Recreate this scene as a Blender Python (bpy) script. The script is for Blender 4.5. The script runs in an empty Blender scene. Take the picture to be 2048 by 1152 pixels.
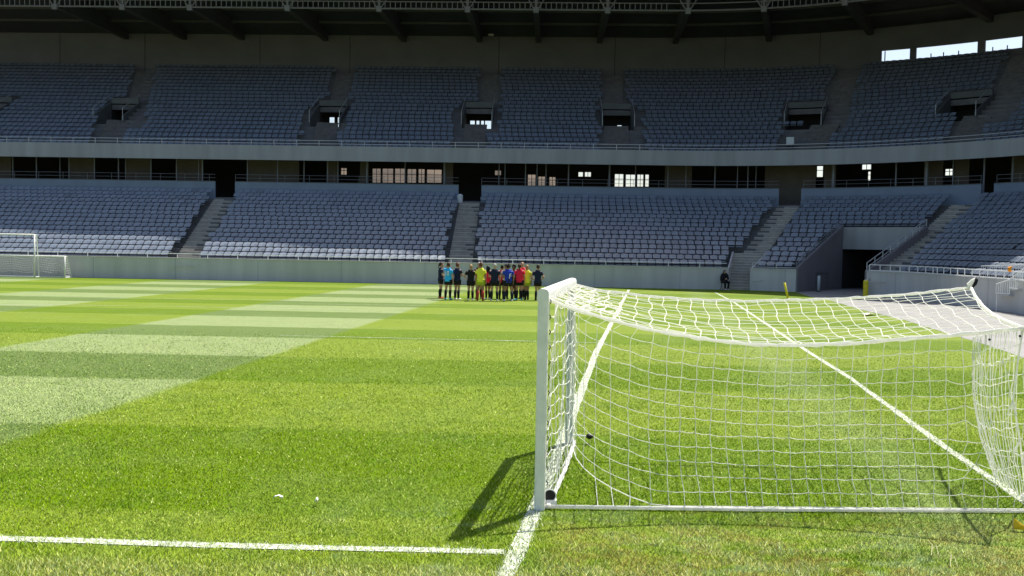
import bpy, bmesh, math, random
import numpy as np
from mathutils import Vector, Matrix
random.seed(7)
RNG = np.random.default_rng(11)
PI = math.pi
C = bpy.context.scene.collection

# ------------------------------------------------------------------ camera
F, HOR, ROLL, H = 1900.0, 88.0, 0.017, 2.55        # focal px (of 2048), horizon offset, roll, eye height
PIT = math.atan(HOR / F)
FWD = Vector((0, math.cos(PIT), -math.sin(PIT)))
UPV = Vector((0, math.sin(PIT), math.cos(PIT)))
RGT = Vector((1, 0, 0))
cx = RGT * math.cos(ROLL) + UPV * math.sin(ROLL)
cy = UPV * math.cos(ROLL) - RGT * math.sin(ROLL)
cam_d = bpy.data.cameras.new('camera')
cam = bpy.data.objects.new('camera', cam_d); C.objects.link(cam)
cam_d.sensor_width = 36.0; cam_d.lens = F / 2048 * 36.0
cam_d.clip_end = 3000
cam.matrix_world = Matrix(((cx.x, cy.x, -FWD.x, 0), (cx.y, cy.y, -FWD.y, 0), (cx.z, cy.z, -FWD.z, H), (0, 0, 0, 1)))
bpy.context.scene.camera = cam
CAM = Vector((0, 0, H))

def ray(x, y):
    return cx * (x - 1024) - cy * (y - 576) + FWD * F
def gp(x, y, z=0.0):
    r = ray(x, y); t = (z - H) / r.z
    return CAM + r * t
def atd(x, y, d):
    r = ray(x, y)
    return CAM + r * (d / r.y)

# ------------------------------------------------------------------ plan of the bowl
CEN, R0, PH0, PH1 = Vector((11.0, 47.6)), 10.4, 0.04, PI / 2
DPH = PH1 - PH0
def nrm(a):
    ph = PH0 if a < 0 else (PH0 + a if a < DPH else PH1)
    return Vector((math.sin(ph), math.cos(ph)))
def P(a, s):
    n = nrm(a); p = CEN + n * (R0 + s)
    e = Vector((n.y, -n.x))
    if a < 0: p = p + e * a
    elif a > DPH: p = p + e * (a - DPH)
    return p
def P3(a, s, z):
    p = P(a, s); return Vector((p.x, p.y, z))
def onpath(x, y, s):
    r = ray(x, y); k = r.x / r.y
    lo, hi = -120.0, DPH + 20
    for _ in range(50):
        m = (lo + hi) / 2; p = P(m, s)
        if p.x / p.y < k: lo = m
        else: hi = m
    a = (lo + hi) / 2
    return a, H + r.z / r.y * P(a, s).y
AL, AR = -76.0, DPH + 15.0
def arange(a0, a1):
    out = [a0]
    a = a0
    while True:
        st = 3.0 if (a < -1e-6 or a >= DPH - 1e-6) else 0.05
        nx = a + st
        if a < -1e-6 and nx > -1e-6: nx = 0.0
        elif a < DPH - 1e-6 and nx > DPH - 1e-6 and a > -1e-6: nx = DPH
        if nx >= a1 - 1e-4: break
        out.append(nx); a = nx
    out.append(a1); return out
def minus(a0, a1, holes):
    segs = [(a0, a1)]
    for h0, h1 in holes:
        n = []
        for s0, s1 in segs:
            if h1 <= s0 or h0 >= s1: n.append((s0, s1)); continue
            if h0 > s0: n.append((s0, h0))
            if h1 < s1: n.append((h1, s1))
        segs = n
    return segs

# ------------------------------------------------------------------ mesh builder
class MB:
    def __init__(s): s.v = []; s.f = []
    def add(s, vs, fs):
        o = len(s.v); s.v.extend([tuple(q) for q in vs]); s.f.extend([tuple(i + o for i in f) for f in fs]); return s
    def box(s, c, sz, rz=0.0, M=None):
        x, y, z = sz[0] / 2, sz[1] / 2, sz[2] / 2
        m = M if M is not None else Matrix.Rotation(rz, 3, 'Z')
        vs = [Vector(c) + m @ Vector((i * x, j * y, k * z)) for k in (-1, 1) for j in (-1, 1) for i in (-1, 1)]
        return s.add(vs, [(0, 2, 3, 1), (4, 5, 7, 6), (0, 1, 5, 4), (2, 6, 7, 3), (0, 4, 6, 2), (1, 3, 7, 5)])
    def tube(s, pts, r, n=6, cap=True):
        pts = [Vector(p) for p in pts]; rs = r if isinstance(r, (list, tuple)) else [r] * len(pts)
        rings = []; prev = None
        for i, p in enumerate(pts):
            t = (pts[min(i + 1, len(pts) - 1)] - pts[max(i - 1, 0)])
            if t.length < 1e-9: t = Vector((0, 0, 1))
            t.normalize()
            if prev is None:
                up = Vector((0, 0, 1)) if abs(t.z) < .9 else Vector((0, 1, 0))
                a = t.cross(up).normalized()
            else:
                a = prev - t * prev.dot(t)
                a = a.normalized() if a.length > 1e-6 else t.orthogonal().normalized()
            prev = a; b = t.cross(a)
            rings.append([p + (a * math.cos(2 * PI * k / n) + b * math.sin(2 * PI * k / n)) * rs[i] for k in range(n)])
        vs = [q for g in rings for q in g]; fs = []
        for i in range(len(pts) - 1):
            for k in range(n):
                fs.append((i * n + k, i * n + (k + 1) % n, (i + 1) * n + (k + 1) % n, (i + 1) * n + k))
        if cap:
            fs.append(tuple(reversed(range(n)))); fs.append(tuple((len(pts) - 1) * n + k for k in range(n)))
        return s.add(vs, fs)
    def capsule(s, p0, r0, p1, r1, n=10, sx=1.0, sy=1.0, flat=False):
        """tapered limb with round (or flat) ends; sx, sy squash it in x and y"""
        p0, p1 = Vector(p0), Vector(p1); t = (p1 - p0)
        L = t.length; t = t.normalized() if L > 1e-6 else Vector((0, 0, 1))
        a = t.cross(Vector((0, 1, 0)) if abs(t.y) < .9 else Vector((1, 0, 0))).normalized(); b = t.cross(a)
        prof = []
        if flat: prof = [(p0, r0), (p1, r1)]
        else:
            for k in range(4): q = -PI / 2 + (k + .35) / 4.35 * PI / 2; prof.append((p0 + t * r0 * math.sin(q), r0 * math.cos(q)))
            prof += [(p0, r0), (p1, r1)]
            for k in range(3, -1, -1): q = PI / 2 - (k + .35) / 4.35 * PI / 2; 
            for k in range(4): q = (k + 1) / 4.35 * PI / 2; prof.append((p1 + t * r1 * math.sin(q), r1 * math.cos(q)))
        vs = []; fs = []
        for (p, r) in prof:
            for k in range(n):
                w = 2 * PI * k / n; d = a * math.cos(w) * r + b * math.sin(w) * r
                vs.append(p + Vector((d.x * sx, d.y * sy, d.z)))
        m = len(prof)
        for i in range(m - 1):
            for k in range(n): fs.append((i * n + k, i * n + (k + 1) % n, (i + 1) * n + (k + 1) % n, (i + 1) * n + k))
        fs.append(tuple(reversed(range(n)))); fs.append(tuple((m - 1) * n + k for k in range(n)))
        return s.add(vs, fs)
    def ell(s, c, r, nu=12, nv=8):
        vs = []; fs = []
        for j in range(1, nv):
            th = PI * j / nv
            for i in range(nu):
                w = 2 * PI * i / nu
                vs.append((c[0] + r[0] * math.sin(th) * math.cos(w), c[1] + r[1] * math.sin(th) * math.sin(w), c[2] - r[2] * math.cos(th)))
        b = len(vs); vs += [(c[0], c[1], c[2] - r[2]), (c[0], c[1], c[2] + r[2])]
        for j in range(nv - 2):
            for i in range(nu): fs.append((j * nu + i, j * nu + (i + 1) % nu, (j + 1) * nu + (i + 1) % nu, (j + 1) * nu + i))
        for i in range(nu):
            fs.append((b, (i + 1) % nu, i)); fs.append((b + 1, (nv - 2) * nu + i, (nv - 2) * nu + (i + 1) % nu))
        return s.add(vs, fs)
    def sweep(s, prof, a0, a1, closed=True, caps=True):
        """cross-section of (offset, height) pairs carried along the bowl"""
        al = arange(a0, a1); n = len(prof)
        vs = [P3(a, q[0], q[1]) for a in al for q in prof]; fs = []
        for i in range(len(al) - 1):
            for k in range(n if closed else n - 1):
                fs.append((i * n + k, (i + 1) * n + k, (i + 1) * n + (k + 1) % n, i * n + (k + 1) % n))
        if closed and caps:
            fs.append(tuple(range(n))); fs.append(tuple((len(al) - 1) * n + k for k in reversed(range(n))))
        return s.add(vs, fs)
    def sbox(s, s0, s1, z0, z1, a0, a1):
        return s.sweep([(s0, z0), (s0, z1), (s1, z1), (s1, z0)], a0, a1)
    def build(s, name, m, parent=None, smooth=False, recalc=False):
        me = bpy.data.meshes.new(name)
        me.from_pydata(s.v, [], s.f)
        if recalc:
            bm = bmesh.new(); bm.from_mesh(me); bmesh.ops.recalc_face_normals(bm, faces=bm.faces); bm.to_mesh(me); bm.free()
        if smooth: me.polygons.foreach_set('use_smooth', [True] * len(me.polygons))
        me.update()
        o = bpy.data.objects.new(name, me); C.objects.link(o)
        if m is not None: me.materials.append(m)
        if parent is not None:
            o.parent = parent
            o.matrix_parent_inverse = Matrix.Translation(-parent.location) if False else Matrix()
        return o

def tag(o, label, cat, group=None, kind=None):
    if label: o['label'] = label
    if cat: o['category'] = cat
    if group: o['group'] = group
    if kind: o['kind'] = kind
    return o
def thing(name, label, cat, loc=(0, 0, 0), rz=0, group=None):
    o = bpy.data.objects.new(name, None); C.objects.link(o)
    o.location = loc; o.rotation_euler = (0, 0, rz); o.empty_display_size = .2
    return tag(o, label, cat, group)
def struct(o):
    o['kind'] = 'structure'; return o
def copyobj(o, parent=None):
    c = o.copy(); C.objects.link(c)
    if parent is not None: c.parent = parent
    return c

# ------------------------------------------------------------------ materials
def srgb(r, g, b):
    f = lambda c: (c / 255 / 12.92) if c / 255 <= .04045 else ((c / 255 + .055) / 1.055) ** 2.4
    return (f(r), f(g), f(b))
def mat(name, col, rough=.7, var=.12, scale=3.0, bump=0.0, bscale=40.0, metal=0.0, spec=.3, stretch=None, rnd=0.0):
    m = bpy.data.materials.new(name); m.use_nodes = True
    nt = m.node_tree; N = nt.nodes; Lk = nt.links
    b = N['Principled BSDF']; b.inputs['Roughness'].default_value = rough; b.inputs['Metallic'].default_value = metal
    b.inputs['Specular IOR Level'].default_value = spec
    tc = N.new('ShaderNodeTexCoord'); mp = N.new('ShaderNodeMapping'); Lk.new(tc.outputs['Object'], mp.inputs[0])
    if stretch: mp.inputs['Scale'].default_value = stretch
    nz = N.new('ShaderNodeTexNoise'); nz.inputs['Scale'].default_value = scale; nz.inputs['Detail'].default_value = 6
    Lk.new(mp.outputs[0], nz.inputs['Vector'])
    rp = N.new('ShaderNodeMapRange'); rp.inputs['From Min'].default_value = .3; rp.inputs['From Max'].default_value = .7
    rp.inputs['To Min'].default_value = 1 - var; rp.inputs['To Max'].default_value = 1 + var
    Lk.new(nz.outputs['Fac'], rp.inputs['Value'])
    mx = N.new('ShaderNodeMix'); mx.data_type = 'RGBA'; mx.blend_type = 'MULTIPLY'; mx.inputs['Factor'].default_value = 1
    mx.inputs['A'].default_value = (*col, 1)
    val = rp.outputs[0]
    if rnd:
        oi = N.new('ShaderNodeObjectInfo'); r2 = N.new('ShaderNodeMapRange')
        r2.inputs['To Min'].default_value = 1 - rnd; r2.inputs['To Max'].default_value = 1 + rnd
        Lk.new(oi.outputs['Random'], r2.inputs['Value'])
        mm = N.new('ShaderNodeMath'); mm.operation = 'MULTIPLY'; Lk.new(val, mm.inputs[0]); Lk.new(r2.outputs[0], mm.inputs[1]); val = mm.outputs[0]
    Lk.new(val, mx.inputs['B']); Lk.new(mx.outputs['Result'], b.inputs['Base Color'])
    if bump:
        n2 = N.new('ShaderNodeTexNoise'); n2.inputs['Scale'].default_value = bscale; n2.inputs['Detail'].default_value = 5
        Lk.new(tc.outputs['Object'], n2.inputs['Vector'])
        bp = N.new('ShaderNodeBump'); bp.inputs['Strength'].default_value = bump; bp.inputs['Distance'].default_value = .02
        Lk.new(n2.outputs['Fac'], bp.inputs['Height']); Lk.new(bp.outputs[0], b.inputs['Normal'])
    return m

M = {}
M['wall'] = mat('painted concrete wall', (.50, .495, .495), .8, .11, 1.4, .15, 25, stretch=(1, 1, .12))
M['nosing'] = mat('stair nosing', (.52, .49, .44), .8, .1, 4)
M['coping'] = mat('pale coping', (.5, .5, .49), .7, .1, 4)
M['terrace'] = mat('terrace concrete', (.125, .125, .13), .85, .18, 1.5, .2, 30)
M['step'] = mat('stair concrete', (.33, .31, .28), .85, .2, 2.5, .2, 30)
M['step_shaded'] = mat('shaded stair concrete', (.12, .118, .115), .85, .2, 2.5, .2, 30)  # darker copy of the stair concrete; shade under the roof is in its colour
M['parapet'] = mat('blue grey parapet paint', (.175, .225, .305), .7, .08, 1.0)
M['fascia'] = mat('balcony front render', (.30, .315, .325), .75, .12, 1.3, stretch=(1, 1, .12))
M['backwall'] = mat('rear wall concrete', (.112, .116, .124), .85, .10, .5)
M['brown'] = mat('brown partition', (.115, .1, .082), .8, .12, 1.2)
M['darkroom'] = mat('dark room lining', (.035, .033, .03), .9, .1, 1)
M['roof'] = mat('dark roof sheeting', (.045, .05, .058), .7, .12, .8)
M['girder'] = mat('painted roof girder', (.065, .066, .066), .7, .1, 1.5)
M['truss'] = mat('grey painted steel', (.17, .17, .175), .5, .1, 2)
M['pole'] = mat('grey metal pole', (.20, .215, .23), .5, .08, 3, metal=.2)
M['rail'] = mat('galvanised rail', (.52, .54, .56), .4, .08, 6, metal=.3)
M['whiterail'] = mat('white painted rail', (.8, .8, .78), .45, .05, 6)
M['darkrail'] = mat('dark rail', (.1, .11, .12), .5, .08, 6)
M['walk'] = mat('walkway concrete', (.255, .25, .24), .9, .12, .7, .3, 60)
M['ground'] = mat('outer ground', (.16, .13, .09), .95, .3, .05)
M['hill'] = mat('rocky hillside', (.058, .041, .025), .95, .6, .09, .5, .3)
M['post'] = mat('white goal post', (.80, .80, .755), .38, .09, 7, spec=.4, bump=.04, bscale=30)
M['postgrey'] = mat('silver goal post', (.5, .55, .58), .35, .06, 8, metal=.25)
M['net'] = mat('white net cord', (.9, .89, .85), .8, .05, 20)
M['netfar'] = mat('far net cord', (.42, .42, .42), .8, .1, 20)
M['black'] = mat('black rubber', (.012, .012, .013), .6, .1, 10)
M['bag'] = mat('black cloth', (.012, .012, .016), .85, .2, 12)
M['yellow'] = mat('yellow padding', (.75, .62, .03), .6, .08, 5)
M['yflag'] = mat('yellow flag cloth', (.75, .5, .03), .8, .1, 8)
M['orange'] = mat('orange cloth', (.8, .3, .02), .8, .1, 10)
M['bluewhite'] = mat('pale post', (.52, .58, .6), .5, .06, 6)
M['paper'] = mat('white paper', (.8, .8, .76), .8, .06, 30)
M['sand'] = mat('pale crumpled plastic', (.66, .58, .5), .95, .15, 12)
M['straw'] = mat('dry stem', (.55, .48, .3), .9, .15, 20)
M['wbin'] = mat('white plastic', (.6, .63, .65), .5, .05, 5)
M['lamp'] = mat('lamp housing', (.4, .4, .38), .5, .05, 5)

def add_translucency(m, f):
    nt = m.node_tree; N = nt.nodes; Lk = nt.links; b = N['Principled BSDF']
    t = N.new('ShaderNodeBsdfTranslucent'); x = N.new('ShaderNodeMixShader'); x.inputs[0].default_value = f
    Lk.new(b.inputs['Base Color'].links[0].from_socket, t.inputs['Color'])
    Lk.new(b.outputs[0], x.inputs[1]); Lk.new(t.outputs[0], x.inputs[2]); Lk.new(x.outputs[0], N['Material Output'].inputs[0])
add_translucency(M['net'], .5)
M['portal'] = mat('dark portal concrete', (.10, .11, .115), .85, .1, 1.0)
def seat_material():
    m = mat('grey blue seat plastic', (.163, .196, .245), .44, .06, 2.0, spec=1.0, rnd=.07)
    return m
M['seat'] = seat_material()
def seat_mass_material():
    m = mat('grey blue seat plastic rows', (.163, .196, .245), .44, .06, 2.0, spec=1.0)
    nt = m.node_tree; N = nt.nodes; Lk = nt.links
    at = N.new('ShaderNodeAttribute'); at.attribute_name = 'tint'
    mx = [n for n in N if n.type == 'MIX'][0]
    src = mx.inputs['B'].links[0].from_socket
    mm = N.new('ShaderNodeMath'); mm.operation = 'MULTIPLY'; Lk.new(src, mm.inputs[0]); Lk.new(at.outputs['Fac'], mm.inputs[1])
    Lk.new(mm.outputs[0], mx.inputs['B']); return m
M['seatmass'] = seat_mass_material()

# ------------------------------------------------------------------ light
SUN = Vector((.75, .95, 2.07)).normalized()
el = math.asin(SUN.z); az = math.atan2(SUN.x, SUN.y)
w = bpy.data.worlds.new('World'); bpy.context.scene.world = w; w.use_nodes = True
nt = w.node_tree; bg = nt.nodes['Background']
sky = nt.nodes.new('ShaderNodeTexSky'); sky.sky_type = 'NISHITA'; sky.sun_disc = False
sky.sun_elevation = el; sky.sun_rotation = az; sky.air_density = 1.0; sky.dust_density = 2.2; sky.ozone_density = 1.0
nt.links.new(sky.outputs[0], bg.inputs['Color']); bg.inputs['Strength'].default_value = .095
ld = bpy.data.lights.new('sun', 'SUN'); ld.energy = 4.7; ld.angle = math.radians(.53); ld.color = (1, .955, .88)
lo = bpy.data.objects.new('sun', ld); C.objects.link(lo); lo.rotation_euler = (-SUN).to_track_quat('-Z', 'Y').to_euler()
lo.location = (20, 40, 80)
vs = bpy.context.scene.view_settings
vs.view_transform = 'Standard'; vs.look = 'None'; vs.gamma = 1; vs.exposure = .82
bpy.context.scene.cycles.max_bounces = 8; bpy.context.scene.cycles.diffuse_bounces = 5
bpy.context.scene.cycles.use_denoising = True

# ------------------------------------------------------------------ ground, field, walkway, lines
g = MB(); n = 24
g.add([(-900, -300, -.012), (900, -300, -.012), (900, 1200, -.012), (-900, 1200, -.012)], [(0, 1, 2, 3)])
struct(g.build('ground', M['ground']))
BANDS = [-3.0, 1.0, 4.9, 8.9, 12.9, 17.1, 20.8, 24.8, 27.8, 31.5, 34.1, 37.3, 39.8, 43.0, 45.8, 49, 52, 55, 58, 61, 64, 67]
J0 = -2
XS = [-62, -40, -20, -8, 0, 8, 16, 27]
vsf = []; uvs = []
for j, d in enumerate(BANDS):
    for x in XS:
        y = d - .03 * (x + 8)
        vsf.append((x, y, 0)); uvs.append(((x - .1 * (y - 25) + 4.9) / 6.4, j + J0))
nx = len(XS)
fs = [(j * nx + i, j * nx + i + 1, (j + 1) * nx + i + 1, (j + 1) * nx + i) for j in range(len(BANDS) - 1) for i in range(nx - 1)]
me = bpy.data.meshes.new('field'); me.from_pydata(vsf, [], fs)
ul = me.uv_layers.new(name='mow')
for lp in me.loops: ul.data[lp.index].uv = uvs[lp.vertex_index]
field = bpy.data.objects.new('field', me); C.objects.link(field); struct(field)

YD, YL = (.100, .163, .0025), (.150, .208, .016)
WD, WL = (.108, .160, .040), (.215, .268, .108)
DRY = (.20, .20, .06)
def field_material():
    m = bpy.data.materials.new('mown grass'); m.use_nodes = True; nt = m.node_tree; N = nt.nodes; Lk = nt.links
    b = N['Principled BSDF']; b.inputs['Roughness'].default_value = .8; b.inputs['Specular IOR Level'].default_value = .15
    uv = N.new('ShaderNodeUVMap'); uv.uv_map = 'mow'; tc = N.new('ShaderNodeTexCoord')
    def noise(scale, detail=4, vec=None, rough=.6):
        q = N.new('ShaderNodeTexNoise'); q.inputs['Scale'].default_value = scale; q.inputs['Detail'].default_value = detail
        q.inputs['Roughness'].default_value = rough
        Lk.new(vec or tc.outputs['Object'], q.inputs['Vector']); return q.outputs['Fac']
    def math_(op, a, c=None, clamp=False):
        q = N.new('ShaderNodeMath'); q.operation = op; q.use_clamp = clamp
        for i, s_ in enumerate((a, c)):
            if s_ is None: continue
            if isinstance(s_, (int, float)): q.inputs[i].default_value = s_
            else: Lk.new(s_, q.inputs[i])
        return q.outputs[0]
    sp = N.new('ShaderNodeSeparateXYZ'); Lk.new(uv.outputs[0], sp.inputs[0])
    so = N.new('ShaderNodeSeparateXYZ'); Lk.new(tc.outputs['Object'], so.inputs[0])
    wob = math_('ADD', math_('MULTIPLY', math_('SUBTRACT', noise(1.1, 3), .5), .05), math_('MULTIPLY', math_('SUBTRACT', noise(14, 3), .5), .05))
    ux = math_('ADD', sp.outputs[0], wob); uy = math_('ADD', sp.outputs[1], math_('MULTIPLY', wob, 1.6))
    sx = math_('SINE', math_('MULTIPLY', ux, PI)); sy = math_('SINE', math_('MULTIPLY', uy, PI))
    left = math_('LESS_THAN', ux, .5)
    white = math_('MULTIPLY', math_('MULTIPLY_ADD' if False else 'ADD', .5, math_('MULTIPLY', sx, -10), True), left)
    light = math_('ADD', .5, math_('MULTIPLY', sy, 8), True)
    # bands fade out towards the worn ground under the photographer
    def mix(f, a, c):
        q = N.new('ShaderNodeMix'); q.data_type = 'RGBA'
        if isinstance(f, (int, float)): q.inputs['Factor'].default_value = f
        else: Lk.new(f, q.inputs['Factor'])
        for nm, s_ in (('A', a), ('B', c)):
            if isinstance(s_, tuple): q.inputs[nm].default_value = (*s_, 1)
            else: Lk.new(s_, q.inputs[nm])
        return q.outputs['Result']
    col = mix(white, mix(light, YD, YL), mix(light, WD, WL))
    # patches of drier and of lusher growth
    p1 = N.new('ShaderNodeMapRange'); p1.inputs['From Min'].default_value = .50; p1.inputs['From Max'].default_value = .72
    Lk.new(noise(.55, 6), p1.inputs['Value']); p1.inputs['To Max'].default_value = .16
    col = mix(p1.outputs[0], col, WL)
    p2 = N.new('ShaderNodeMapRange'); p2.inputs['From Min'].default_value = .52; p2.inputs['From Max'].default_value = .75
    Lk.new(noise(1.3, 6), p2.inputs['Value']); p2.inputs['To Max'].default_value = .35
    col = mix(p2.outputs[0], col, (.07, .135, .012))
    # bleached streak beside the second line
    st = math_('SUBTRACT', so.outputs[0], math_('ADD', math_('MULTIPLY', so.outputs[1], .14), 2.9))
    st = math_('SUBTRACT', 1.0, math_('MULTIPLY', math_('ABSOLUTE', st), 1.1), True)
    st = math_('MULTIPLY', math_('MULTIPLY', st, noise(2.2, 5)), .55)
    col = mix(st, col, WL)
    # fine grain
    v1 = N.new('ShaderNodeMapRange'); v1.inputs['From Min'].default_value = .32; v1.inputs['From Max'].default_value = .68
    v1.inputs['To Min'].default_value = .62; v1.inputs['To Max'].default_value = 1.36
    mp = N.new('ShaderNodeMapping'); mp.inputs['Scale'].default_value = (1, .6, 1); Lk.new(tc.outputs['Object'], mp.inputs[0])
    Lk.new(noise(30, 9, mp.outputs[0], .8), v1.inputs['Value'])
    g2 = N.new('ShaderNodeMapRange'); g2.inputs['From Min'].default_value = .3; g2.inputs['From Max'].default_value = .7; g2.inputs['To Min'].default_value = .86; g2.inputs['To Max'].default_value = 1.14
    Lk.new(noise(7, 8, mp.outputs[0], .85), g2.inputs['Value']); gm = math_('MULTIPLY', v1.outputs[0], g2.outputs[0])
    mu = N.new('ShaderNodeMix'); mu.data_type = 'RGBA'; mu.blend_type = 'MULTIPLY'; mu.inputs['Factor'].default_value = 1
    Lk.new(col, mu.inputs['A']); Lk.new(gm, mu.inputs['B'])
    Lk.new(mu.outputs['Result'], b.inputs['Base Color'])
    bp = N.new('ShaderNodeBump'); bp.inputs['Strength'].default_value = .6; bp.inputs['Distance'].default_value = .03
    Lk.new(noise(45, 6, mp.outputs[0], .7), bp.inputs['Height']); Lk.new(bp.outputs[0], b.inputs['Normal'])
    return m
me.materials.append(field_material())

EDGE = [gp(1590, 583.5), gp(1621, 594), gp(1666, 602.5), gp(1720, 619), gp(1809, 640), gp(1895, 667), gp(1980, 692), gp(2048, 716)]
edge = [Vector((e.x, e.y)) for e in EDGE] + [Vector((9.7, 0)), Vector((9.0, -6))]
wk = MB()
vv = [(e.x, e.y, .004) for e in edge] + [(e.x + 24, e.y + (14 if i < 3 else 0), .004) for i, e in enumerate(edge)]
ne = len(edge)
wk.add(vv, [(i, i + 1, ne + i + 1, ne + i) for i in range(ne - 1)])
walk = struct(wk.build('walkway', M['walk']))
EX = np.array([[e.x, e.y] for e in edge[::-1]])

def line_mat():
    m = mat('line paint on grass', (.50, .52, .46), .9, .25, 9)
    nt = m.node_tree; N = nt.nodes; Lk = nt.links; b = N['Principled BSDF']
    tc = N.new('ShaderNodeTexCoord'); q = N.new('ShaderNodeTexNoise'); q.inputs['Scale'].default_value = 38; q.inputs['Detail'].default_value = 6
    Lk.new(tc.outputs['Object'], q.inputs['Vector'])
    r = N.new('ShaderNodeMapRange'); r.inputs['From Min'].default_value = .49; r.inputs['From Max'].default_value = .60; Lk.new(q.outputs['Fac'], r.inputs['Value'])
    mx = N.new('ShaderNodeMix'); mx.data_type = 'RGBA'; Lk.new(r.outputs[0], mx.inputs['Factor'])
    src = b.inputs['Base Color'].links[0].from_socket
    Lk.new(src, mx.inputs['A']); mx.inputs['B'].default_value = (.2, .26, .08, 1); Lk.new(mx.outputs['Result'], b.inputs['Base Color'])
    return m
M['line'] = line_mat()
LINES = []
def pitch_line(pts, wd, zz=.004):
    pts = [Vector((p[0], p[1])) for p in pts]
    q = []
    for i in range(len(pts) - 1):
        k = max(2, int((pts[i + 1] - pts[i]).length / .6))
        q += [pts[i].lerp(pts[i + 1], t / k) for t in range(k)]
    q.append(pts[-1]); m = MB(); vs_ = []
    for i, p in enumerate(q):
        t = (q[min(i + 1, len(q) - 1)] - q[max(i - 1, 0)]).normalized(); nn = Vector((-t.y, t.x))
        j1, j2 = random.uniform(-.012, .012), random.uniform(-.012, .012)
        a, b_ = p + nn * (wd / 2 - .012 + j1), p - nn * (wd / 2 - .012 + j2)
        vs_ += [(a.x, a.y, zz), (b_.x, b_.y, zz)]
    m.add(vs_, [(2 * i, 2 * i + 1, 2 * i + 3, 2 * i + 2) for i in range(len(q) - 1)])
    LINES.append(([(p.x, p.y) for p in pts], wd))
    return struct(m.build('pitch_line', M['line']))
G0 = gp(1011.7, 1152)
GL = [G0 - (gp(1049.6, 1045.8) - G0) * 3, G0, gp(1074, 1015), gp(1193.3, 702.3), gp(1257.5, 579.8)]
pitch_line(GL, .16)
pitch_line([gp(1430, 585), gp(1466, 603.5), gp(1609, 699), gp(1700, 756), gp(1890, 894), gp(2048, 1003), gp(2300, 1180)], .13)
pitch_line([gp(1008, 1105.5), gp(500, 1094), gp(0, 1078.5), gp(-500, 1060)], .15, .008)
pitch_line([gp(1215, 686.5), gp(1065, 683), gp(683, 674), gp(560, 671)], .075, .008)
pitch_line([gp(-100, 609), gp(170, 610.5), gp(560, 617), gp(700, 619.5)], .075, .008)
pitch_line([gp(40, 594), gp(220, 597), gp(571, 601), gp(640, 602.5)], .075, .012)
pitch_line([gp(600, 607.5), gp(900, 612.5)], .07, .008)

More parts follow.
